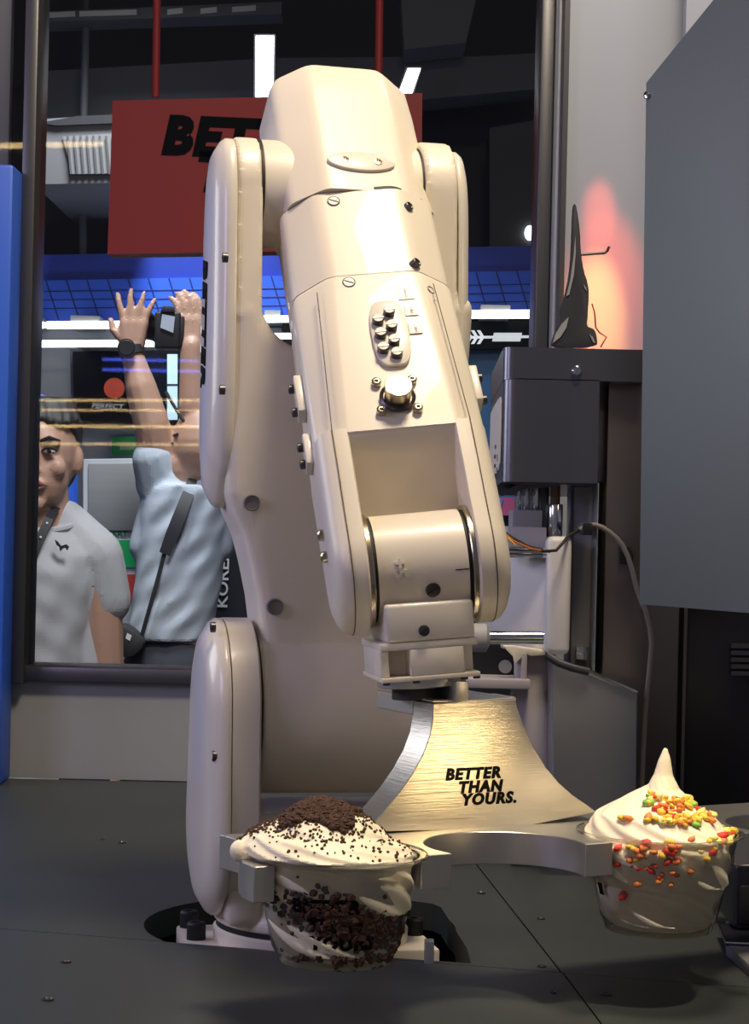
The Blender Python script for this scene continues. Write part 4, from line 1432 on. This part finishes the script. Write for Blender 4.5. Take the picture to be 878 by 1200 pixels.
def hand(mb, wrist, dirv, across, normal, s=1.0, spread=.25, curl=.3, thumb=1, lens=(.068, .076, .070, .056)):
    """palm and five tapered bent fingers"""
    d, a, n = V(dirv).normalized(), V(across).normalized(), V(normal).normalized()
    w = V(wrist)
    for k_ in (-.026, -.009, .009, .026):
        mb.cap(w + a * k_ * .6 * s + d * .012, w + d * .075 * s + a * k_ * s, .017 * s, .013 * s)
    for i, L in enumerate(lens):
        k_ = (i - 1.5) * .019 * s
        base_ = w + d * .082 * s + a * k_
        dd = (d + a * (i - 1.5) * spread * .4).normalized()
        m1 = base_ + dd * L * .45 * s
        m2 = m1 + (dd + n * curl).normalized() * L * .32 * s
        m3 = m2 + (dd + n * curl * 2).normalized() * L * .25 * s
        mb.cap(base_, m1, .0098 * s, .0088 * s, 10)
        mb.cap(m1, m2, .0088 * s, .0080 * s, 10)
        mb.cap(m2, m3, .0080 * s, .0066 * s, 10)
    b0 = w + d * .030 * s - a * thumb * .026 * s
    b1 = b0 + (d * .7 - a * thumb * .75).normalized() * .036 * s
    b2 = b1 + (d * .9 - a * thumb * .35 + n * .2).normalized() * .028 * s
    mb.cap(b0, b1, .0125 * s, .0100 * s, 10)
    mb.cap(b1, b2, .0100 * s, .0078 * s, 10)


# ---- left visitor, facing the camera
VY = 4.1


def q1(x, y, dy=0.0):
    p = P(x, y, VY)
    return p + V((0, dy, 0))


pc = q1(45, 790)
v1 = thing('person', (pc.x, VY, FZ), 'dark haired person in a light grey t-shirt with a black lanyard facing the camera', 'person')
sk = MB()
hd = q1(48, 532)
sk.ell(hd + V((0, .012, .012)), .074, .094, .105, 24)
sk.ell(hd + V((0, -.018, -.040)), .060, .066, .078, 20)          # jaw and cheeks
sk.ell(hd + V((0, -.062, -.098)), .022, .018, .018, 12)           # chin
sk.cap(hd + V((0, -.078, .014)), hd + V((0, -.102, -.030)), .009, .014)   # nose
sk.ell(hd + V((0, -.094, -.036)), .019, .010, .009, 12)
for s_ in (-1, 1):
    sk.ell(hd + V((s_ * .075, .010, -.012)), .010, .020, .030, 12)        # ears
    sk.ell(hd + V((s_ * .030, -.074, .022)), .024, .014, .010, 12)        # brow ridge
    sk.ell(hd + V((s_ * .040, -.058, -.028)), .022, .020, .022, 12)       # cheekbone
sk.ell(hd + V((0, -.080, -.062)), .026, .012, .012, 12)           # mouth mound
neck0, neck1 = hd + V((0, .02, -.07)), hd + V((0, .03, -.185))
sk.cap(neck0, neck1, .054, .060)
cx = q1(44, 700).x
sh = {1: q1(112, 652, .03), -1: V((cx - (q1(112, 652).x - cx), VY + .03, q1(112, 652).z))}
sk.ell(V((cx, VY + .03, q1(45, 690).z)), .092, .080, .14, 20)
sk.ell(V((cx, VY + .03, q1(45, 790).z)), .088, .075, .18, 20)
sk.ell(V((cx, VY + .03, -.28)), .10, .085, .12, 20)
legs(sk, cx, VY + .03, .085)
for s_ in (-1, 1):
    el_ = V((cx + s_ * .132, VY + .045, sh[1].z - .255))
    wr2 = V((cx + s_ * .150, VY - .02, sh[1].z - .485))
    sk.cap(V((cx, VY + .03, sh[1].z + .02)), sh[s_], .06, .05)
    sk.cap(sh[s_], el_, .048, .041)
    sk.cap(el_, wr2, .040, .027)
    hand(sk, wr2, (0, -.1, -1), (0, -1, 0), (-s_, 0, 0), thumb=1)
body1 = obj('body', remeshed(sk, .0052, 3), SKIN, v1, sharp=None)
# face details
for s_ in (-1, 1):
    e = hd + V((s_ * .030, -.0815, .004))
    obj('eye', MB().ell(e, .013, .006, .0052, 14), mat('eye_white', (.5, .48, .46), .3), v1)
    obj('iris', MB().ell(e + V((0, -.0042, 0)), .0050, .003, .0048, 12), mat('iris_dark', (.015, .01, .008), .2), v1)
    obj('eyelid', MB().tube([e + V((-.015, .000, .000)), e + V((-.007, -.006, .0058)), e + V((.004, -.0065, .0062)), e + V((.015, .001, .001))], .0022, 8), HAIR, v1)
    obj('eyebrow', MB().tube([e + V((-s_ * .018, -.004, .019)), e + V((0, -.008, .026)), e + V((s_ * .020, .004, .021))], [.0035, .0045, .0022], 8), HAIR, v1)
lip = mat('lips', (.33, .12, .10), .45)
obj('lips', MB().tube([hd + V((-.024, -.080, -.063)), hd + V((-.010, -.092, -.058)), hd + V((.010, -.092, -.058)), hd + V((.024, -.080, -.063))], [.002, .0052, .0052, .002], 8), lip, v1)
obj('lips', MB().tube([hd + V((-.022, -.080, -.066)), hd + V((0, -.092, -.072)), hd + V((.022, -.080, -.066))], [.002, .006, .002], 8), lip, v1)
hr = MB()
hr.ell(hd + V((0, .026, .048)), .079, .088, .070, 24)
hr.ell(hd + V((0, .055, -.01)), .070, .060, .080, 20)
for i in range(9):
    a = -1.0 + i * .25
    p0 = hd + V((.066 * math.sin(a), -.046 * math.cos(a), .098))
    hr.cap(p0, p0 + V((.016 * math.sin(a) + .006, -.022 * math.cos(a), -.028 - .010 * abs(math.sin(a * 3)))), .017, .009)
for s_ in (-1, 1):
    hr.cap(hd + V((s_ * .070, .005, .06)), hd + V((s_ * .0745, .004, .025)), .014, .008)
obj('hair', remeshed(hr, .005, 3), HAIR, v1, sharp=None)
st1 = MB()
zc_ = q1(45, 615).z
kz = ((618, 34), (632, 52), (650, 64), (680, 66), (720, 62), (760, 59), (800, 59), (860, 61), (930, 63))
rings = []
for (ya, ha), (yb, hb) in zip(kz[:-1], kz[1:]):
    m_ = max(1, int((yb - ya) / 5))
    for i in range(m_):
        y, hw = ya + (yb - ya) * i / m_, ha + (hb - ha) * i / m_
        z_ = q1(45, y).z
        dp = .070 + .042 * min(1, (y - 610) / 60)
        rings.append([V((cx + hw * VY / F * math.cos(t) * (1 + .008 * math.sin(y * .16 + 4 * t)), VY + .022 + dp * math.sin(t) * (1 + .025 * math.sin(y * .07 + 8 * t) + .015 * math.sin(y * .17 - 6 * t)), z_)) for t in [2 * math.pi * j / 48 for j in range(48)]])
st1.loft(rings)
for s_ in (-1, 1):
    st1.cap(V((cx + s_ * .045, VY + .035, zc_ + .005)), sh[s_] + V((s_ * -.005, 0, .002)), .048, .056)
    st1.cap(sh[s_], V((cx + s_ * .134, VY + .040, sh[1].z - .090)), .053, .050)
    st1.cap(sh[s_] + V((-s_ * .06, 0, -.08)), V((cx + s_ * .085, VY + .03, sh[1].z - .22)), .05, .05)
shirt1 = obj('t_shirt', remeshed(st1, .0065, 4), SHIRT1, v1, sharp=None)
cc = V((cx, VY + .018, zc_ + .004))
obj('collar', MB().tube([cc + V((.072 * math.cos(t), .062 * math.sin(t) - .0, .020 * math.sin(t) + .004)) for t in [2 * math.pi * i / 28 for i in range(28)]] + [cc + V((.072, 0, .004))], .0075, 8), SHIRT1, v1)
ly = [q1(68, 594, -.02), q1(64, 607, -.066), q1(57, 625, -.083), q1(48, 650, -.091), q1(41, 672, -.092), q1(37, 690, -.092), q1(33, 672, -.092), q1(24, 640, -.088), q1(12, 607, -.06), q1(8, 596, -.02)]
mb = MB()
rings = []
for i, p in enumerate(ly):
    d = (ly[min(i + 1, 9)] - ly[max(i - 1, 0)]).normalized()
    sd = d.cross(V((0, -1, 0))).normalized() * .0085
    rings.append([p + sd + V((0, -.0015, 0)), p - sd + V((0, -.0015, 0)), p - sd + V((0, .0015, 0)), p + sd + V((0, .0015, 0))])
lan = obj('lanyard', mb.loft(rings), DARK, v1)
for (x, y, dz) in ((62, 613, -.075), (56, 629, -.088), (50, 646, -.0945), (44, 663, -.096)):
    obj('lanyard_dot', MB().ell(q1(x, y, dz), .0028, .002, .0028, 8), M_PLASTIC, lan)
mk = [(72, 632), (75, 634), (79, 639), (85, 637), (88, 640), (86, 644), (84, 641), (81, 642), (78, 645), (77, 640), (74, 638)]
obj('chest_mark', MB().loft([[q1(x, y, -.0855) for x, y in mk], [q1(x, y, -.078) for x, y in mk]]), DARK, v1)
tr1 = MB()
for s_ in (-1, 1):
    tr1.cap(V((cx + s_ * .08, VY + .03, -.20)), V((cx + s_ * .095, VY + .02, -.70)), .105, .085)
    tr1.cap(V((cx + s_ * .095, VY + .02, -.70)), V((cx + s_ * .095, VY + .05, FZ + .10)), .084, .068)
obj('trousers', remeshed(tr1, .010, 4), PANTS, v1, sharp=None)

# ---- right visitor, back turned, camera raised overhead
VY = 4.5
cx = q1(212, 640).x
v2_ = thing('person', (cx, VY, FZ), 'person in a pale blue grey t-shirt stretching both arms up with a camera', 'person')
sk = MB()
h2 = q1(236, 530, .0)
sk.ell(h2 + V((.004, 0, .012)), .070, .088, .098, 22)
sk.ell(h2 + V((-.022, -.004, -.035)), .058, .060, .062, 18)
sk.ell(h2 + V((-.062, -.004, -.050)), .018, .020, .016, 12)
sk.cap(h2 + V((-.062, -.002, .008)), h2 + V((-.084, -.002, -.018)), .008, .012)
sk.ell(h2 + V((-.068, -.002, -.034)), .012, .018, .010, 12)
sk.ell(h2 + V((.018, -.070, -.012)), .018, .010, .028, 12)
sk.cap(h2 + V((.01, .01, -.06)), q1(226, 590), .052, .060)
sk.ell(q1(212, 630), .10, .08, .15, 20)
sk.ell(q1(205, 740), .092, .075, .16, 20)
sk.ell(q1(203, 795), .085, .070, .10, 20)
legs(sk, cx - .015, VY, .060, .070)
LS, RS = q1(190, 562, .0), q1(248, 560, .0)
LE, RE2 = q1(180, 500, -.03), q1(229, 478, -.02)
LWr, RWr = q1(156, 413, -.02), q1(226, 408, -.02)
sk.cap(q1(212, 575), LS, .06, .05)
sk.cap(q1(212, 575), RS, .06, .05)
sk.cap(LS, LE, .050, .040)
sk.cap(LE, q1(167, 455, -.03), .040, .035)
sk.cap(q1(167, 455, -.03), LWr, .035, .022)
sk.cap(RS, RE2, .050, .037)
sk.cap(RE2, RWr, .036, .026)
hand(sk, LWr, (.05, 0, 1), (1, 0, 0), (0.2, .6, .1), s=.86, spread=.55, curl=.15, thumb=1)
hand(sk, RWr, (-.10, 0.05, 1), (-1, 0, 0), (-.8, .3, 0), s=.84, spread=.15, curl=.5, thumb=1)
obj('body', remeshed(sk, .0052, 2), SKIN, v2_, sharp=None)
hr = MB()
hr.ell(h2 + V((.020, .012, .034)), .074, .086, .084, 20)
hr.ell(h2 + V((.040, .010, -.02)), .054, .075, .070, 18)
obj('hair', remeshed(hr, .006, 3), HAIR, v2_, sharp=None)
obj('eyebrow', MB().tube([h2 + V((-.060, -.030, .034)), h2 + V((-.048, -.058, .036))], .0035, 8), HAIR, v2_)
obj('eye', MB().ell(h2 + V((-.060, -.036, .016)), .006, .010, .005, 10), mat('iris_dark', (.015, .01, .008), .2), v2_)
obj('lips', MB().tube([h2 + V((-.076, 0, -.036)), h2 + V((-.064, -.022, -.038))], [.004, .002], 8), lip, v2_)
st2 = MB()
rings = []
keys_ = ((568, 218, 30), (574, 218, 44), (590, 218, 52), (620, 215, 53), (650, 212, 52), (680, 209, 51), (710, 205, 50), (735, 200, 49), (746, 199, 48), (750, 199, 45))
fine = []
for (ya, xa, ha), (yb, xb, hb) in zip(keys_[:-1], keys_[1:]):
    m_ = max(1, int((yb - ya) / 4))
    fine += [(ya + (yb - ya) * i / m_, xa + (xb - xa) * i / m_, ha + (hb - ha) * i / m_) for i in range(m_)]
for y, xc, hw in fine + [keys_[-1]]:
    c_ = q1(xc, y)
    k_ = VY / F
    rings.append([c_ + V((hw * k_ * math.cos(t) * (1 + .015 * math.sin(y * .14 + 5 * t)), .094 * math.sin(t) * (1 + .045 * math.sin(y * .13 + 9.0 * t) + .02 * math.sin(y * .21 + 5 * t)), 0)) for t in [2 * math.pi * i / 48 for i in range(48)]])
st2.loft(rings)
for a_, b_, r0_, r1_ in ((q1(212, 580), q1(190, 565), .062, .060), (q1(190, 568), q1(182, 540, -.02), .058, .050), (q1(190, 580), q1(172, 640), .045, .040), (q1(212, 582), q1(248, 570), .062, .06), (q1(248, 572), q1(250, 545, -.01), .056, .052), (q1(255, 590), q1(256, 640), .04, .035)):
    st2.cap(a_, b_, r0_, r1_)
obj('t_shirt', remeshed(st2, .0062, 3), SHIRT2, v2_, sharp=None)
tr2 = MB()
tr2.cap(q1(178, 772), q1(228, 772), .055, .055)
tr2.ell(q1(203, 795), .118, .105, .12, 20)
for s_ in (-1, 1):
    tr2.cap(V((cx - .015 + s_ * .062, VY, -.16)), V((cx - .015 + s_ * .085, VY - .01, -.70)), .095, .078)
    tr2.cap(V((cx - .015 + s_ * .085, VY - .01, -.70)), V((cx - .015 + s_ * .085, VY + .02, FZ + .10)), .077, .062)
obj('trousers', remeshed(tr2, .009, 3), PANTS, v2_, sharp=None)
wt = LWr + (LE - LWr).normalized() * .004
wd_ = (q1(167, 455, -.03) - LWr).normalized()
wa_ = wd_.cross(V((0, 1, 0))).normalized()
wb_ = wa_.cross(wd_)
wtc = obj('wristwatch', MB().lathe([(.0260, -.010), (.0275, -.009), (.0275, .009), (.0260, .010)], Fr(LWr, wa_, wb_, wd_), 24), DARK, v2_)
q = q1(152, 410, -.052)
obj('watch_face', MB().lathe([(.019, 0), (.019, .007), (.016, .009), (0, .009)], Fr(q, (1, 0, 0), (0, 0, 1), (0, -1, 0)), 24), DARK, wtc)
obj('watch_ring', MB().lathe([(.0188, .005), (.0200, .005), (.0200, .0085), (.0188, .0085)], Fr(q, (1, 0, 0), (0, 0, 1), (0, -1, 0)), 24, cap=False), M_SCREW, wtc)


def band(pts, w, name, parent, th=.004):
    rings = []
    n = len(pts)
    for i, p in enumerate(pts):
        d = (pts[min(i + 1, n - 1)] - pts[max(i - 1, 0)]).normalized()
        ww = w[i] if isinstance(w, list) else w
        sd = d.cross(V((0, -1, 0))).normalized() * ww
        rings.append([p + sd - V((0, th, 0)), p - sd - V((0, th, 0)), p - sd + V((0, th, 0)), p + sd + V((0, th, 0))])
    return obj(name, MB().loft(rings), DARK, parent)


# sling bag with its padded strap
sb = thing('sling_bag', q1(157, 768, -.1), 'black sling bag with a padded strap on the back of the photographer', 'bag')
band([q1(229, 560, -.05), q1(225, 580, -.092), q1(216, 605, -.108), q1(208, 625, -.110), q1(199, 648, -.108)], [.010, .013, .014, .014, .012], 'padded_strap', sb, .005)
band([q1(199, 646, -.104), q1(190, 680, -.104), q1(182, 708, -.102), q1(172, 742, -.095)], .0045, 'thin_strap', sb, .002)
obj('bag_body', MB().loft([[q1(x, y, d) for x, y in smooth_poly([(140, 732), (150, 727), (172, 740), (178, 752), (160, 768), (142, 762)], 1)] for d in (-.12, -.04)]).bevel(.004), DARK, sb)
obj('bag_badge', MB().loft([[q1(x, y, d) for x, y in ((157, 738), (162, 741), (160, 747), (155, 744))] for d in (-.1215, -.119)]), M_PLASTIC, sb)
obj('bag_flap', MB().loft([[q1(x, y, d) for x, y in ((136, 755), (147, 768), (152, 778), (142, 786), (134, 780))] for d in (-.11, -.06)]).bevel(.003), M_WHITE, sb)
# camera in the raised hands
cmr = thing('photo_camera', q1(196, 408, -.05), 'black photo camera held overhead with a lit rear screen', 'camera')
CY = VY - .015
z0c, z1c = P(0, 405, CY).z, P(0, 362, CY).z
a, b = P(182, 405, CY).x, P(213, 362, CY).x
obj('camera_body', MB().box(a, b, CY - .025, CY + .03, z0c, z1c).bevel(.005, 3), DARK, cmr)
obj('grip', MB().box(b - .004, b + .008, CY - .02, CY + .04, z0c + .004, z1c - .008).bevel(.004, 2), DARK, cmr)
obj('viewfinder_hump', MB().prism([(a + .012, z1c - .002), (b - .012, z1c - .002), (b - .018, z1c + .012), (a + .018, z1c + .012)], CY - .03, CY + .03, Fr((0, 0, 0), (1, 0, 0), (0, 0, 1), (0, 1, 0))).bevel(.002), DARK, cmr)
obj('lens', MB().lathe([(.026, 0), (.028, .004), (.028, .06), (.024, .065), (0, .06)], Fr(((a + b) / 2 - .018, CY + .028, (z0c + z1c) / 2), (1, 0, 0), (0, 0, 1), (0, 1, 0)), 32), DARK, cmr)
obj('lens_hood', MB().cap(q1(165, 372, .0), q1(178, 385, .02), .024, .026), DARK, cmr)
obj('rear_screen', pxprism([(190, 368), (205, 371), (203, 390), (188, 384)], CY - .028, .004), mat('screen_lit', (.3, .33, .38), .3, emit=(.35, .4, .5), estr=.35), cmr)
obj('neck_strap', MB().tube([q1(196, 460, -.03), q1(205, 475, -.04), q1(216, 492, -.05), q1(228, 505, -.06)], .004, 8), DARK, cmr)

# unseen LED strips added behind the viewer to mirror in the glass as streaks
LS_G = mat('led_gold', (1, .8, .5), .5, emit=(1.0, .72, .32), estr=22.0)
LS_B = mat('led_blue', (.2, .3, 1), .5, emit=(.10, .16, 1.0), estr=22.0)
n_ = 3
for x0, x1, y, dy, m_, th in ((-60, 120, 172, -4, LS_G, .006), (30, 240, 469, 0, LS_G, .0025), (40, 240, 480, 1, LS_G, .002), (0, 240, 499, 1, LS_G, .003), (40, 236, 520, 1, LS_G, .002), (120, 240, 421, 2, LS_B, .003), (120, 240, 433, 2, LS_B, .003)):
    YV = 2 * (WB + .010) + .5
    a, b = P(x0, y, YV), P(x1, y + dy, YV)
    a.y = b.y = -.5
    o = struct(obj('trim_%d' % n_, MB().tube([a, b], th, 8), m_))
    n_ += 1
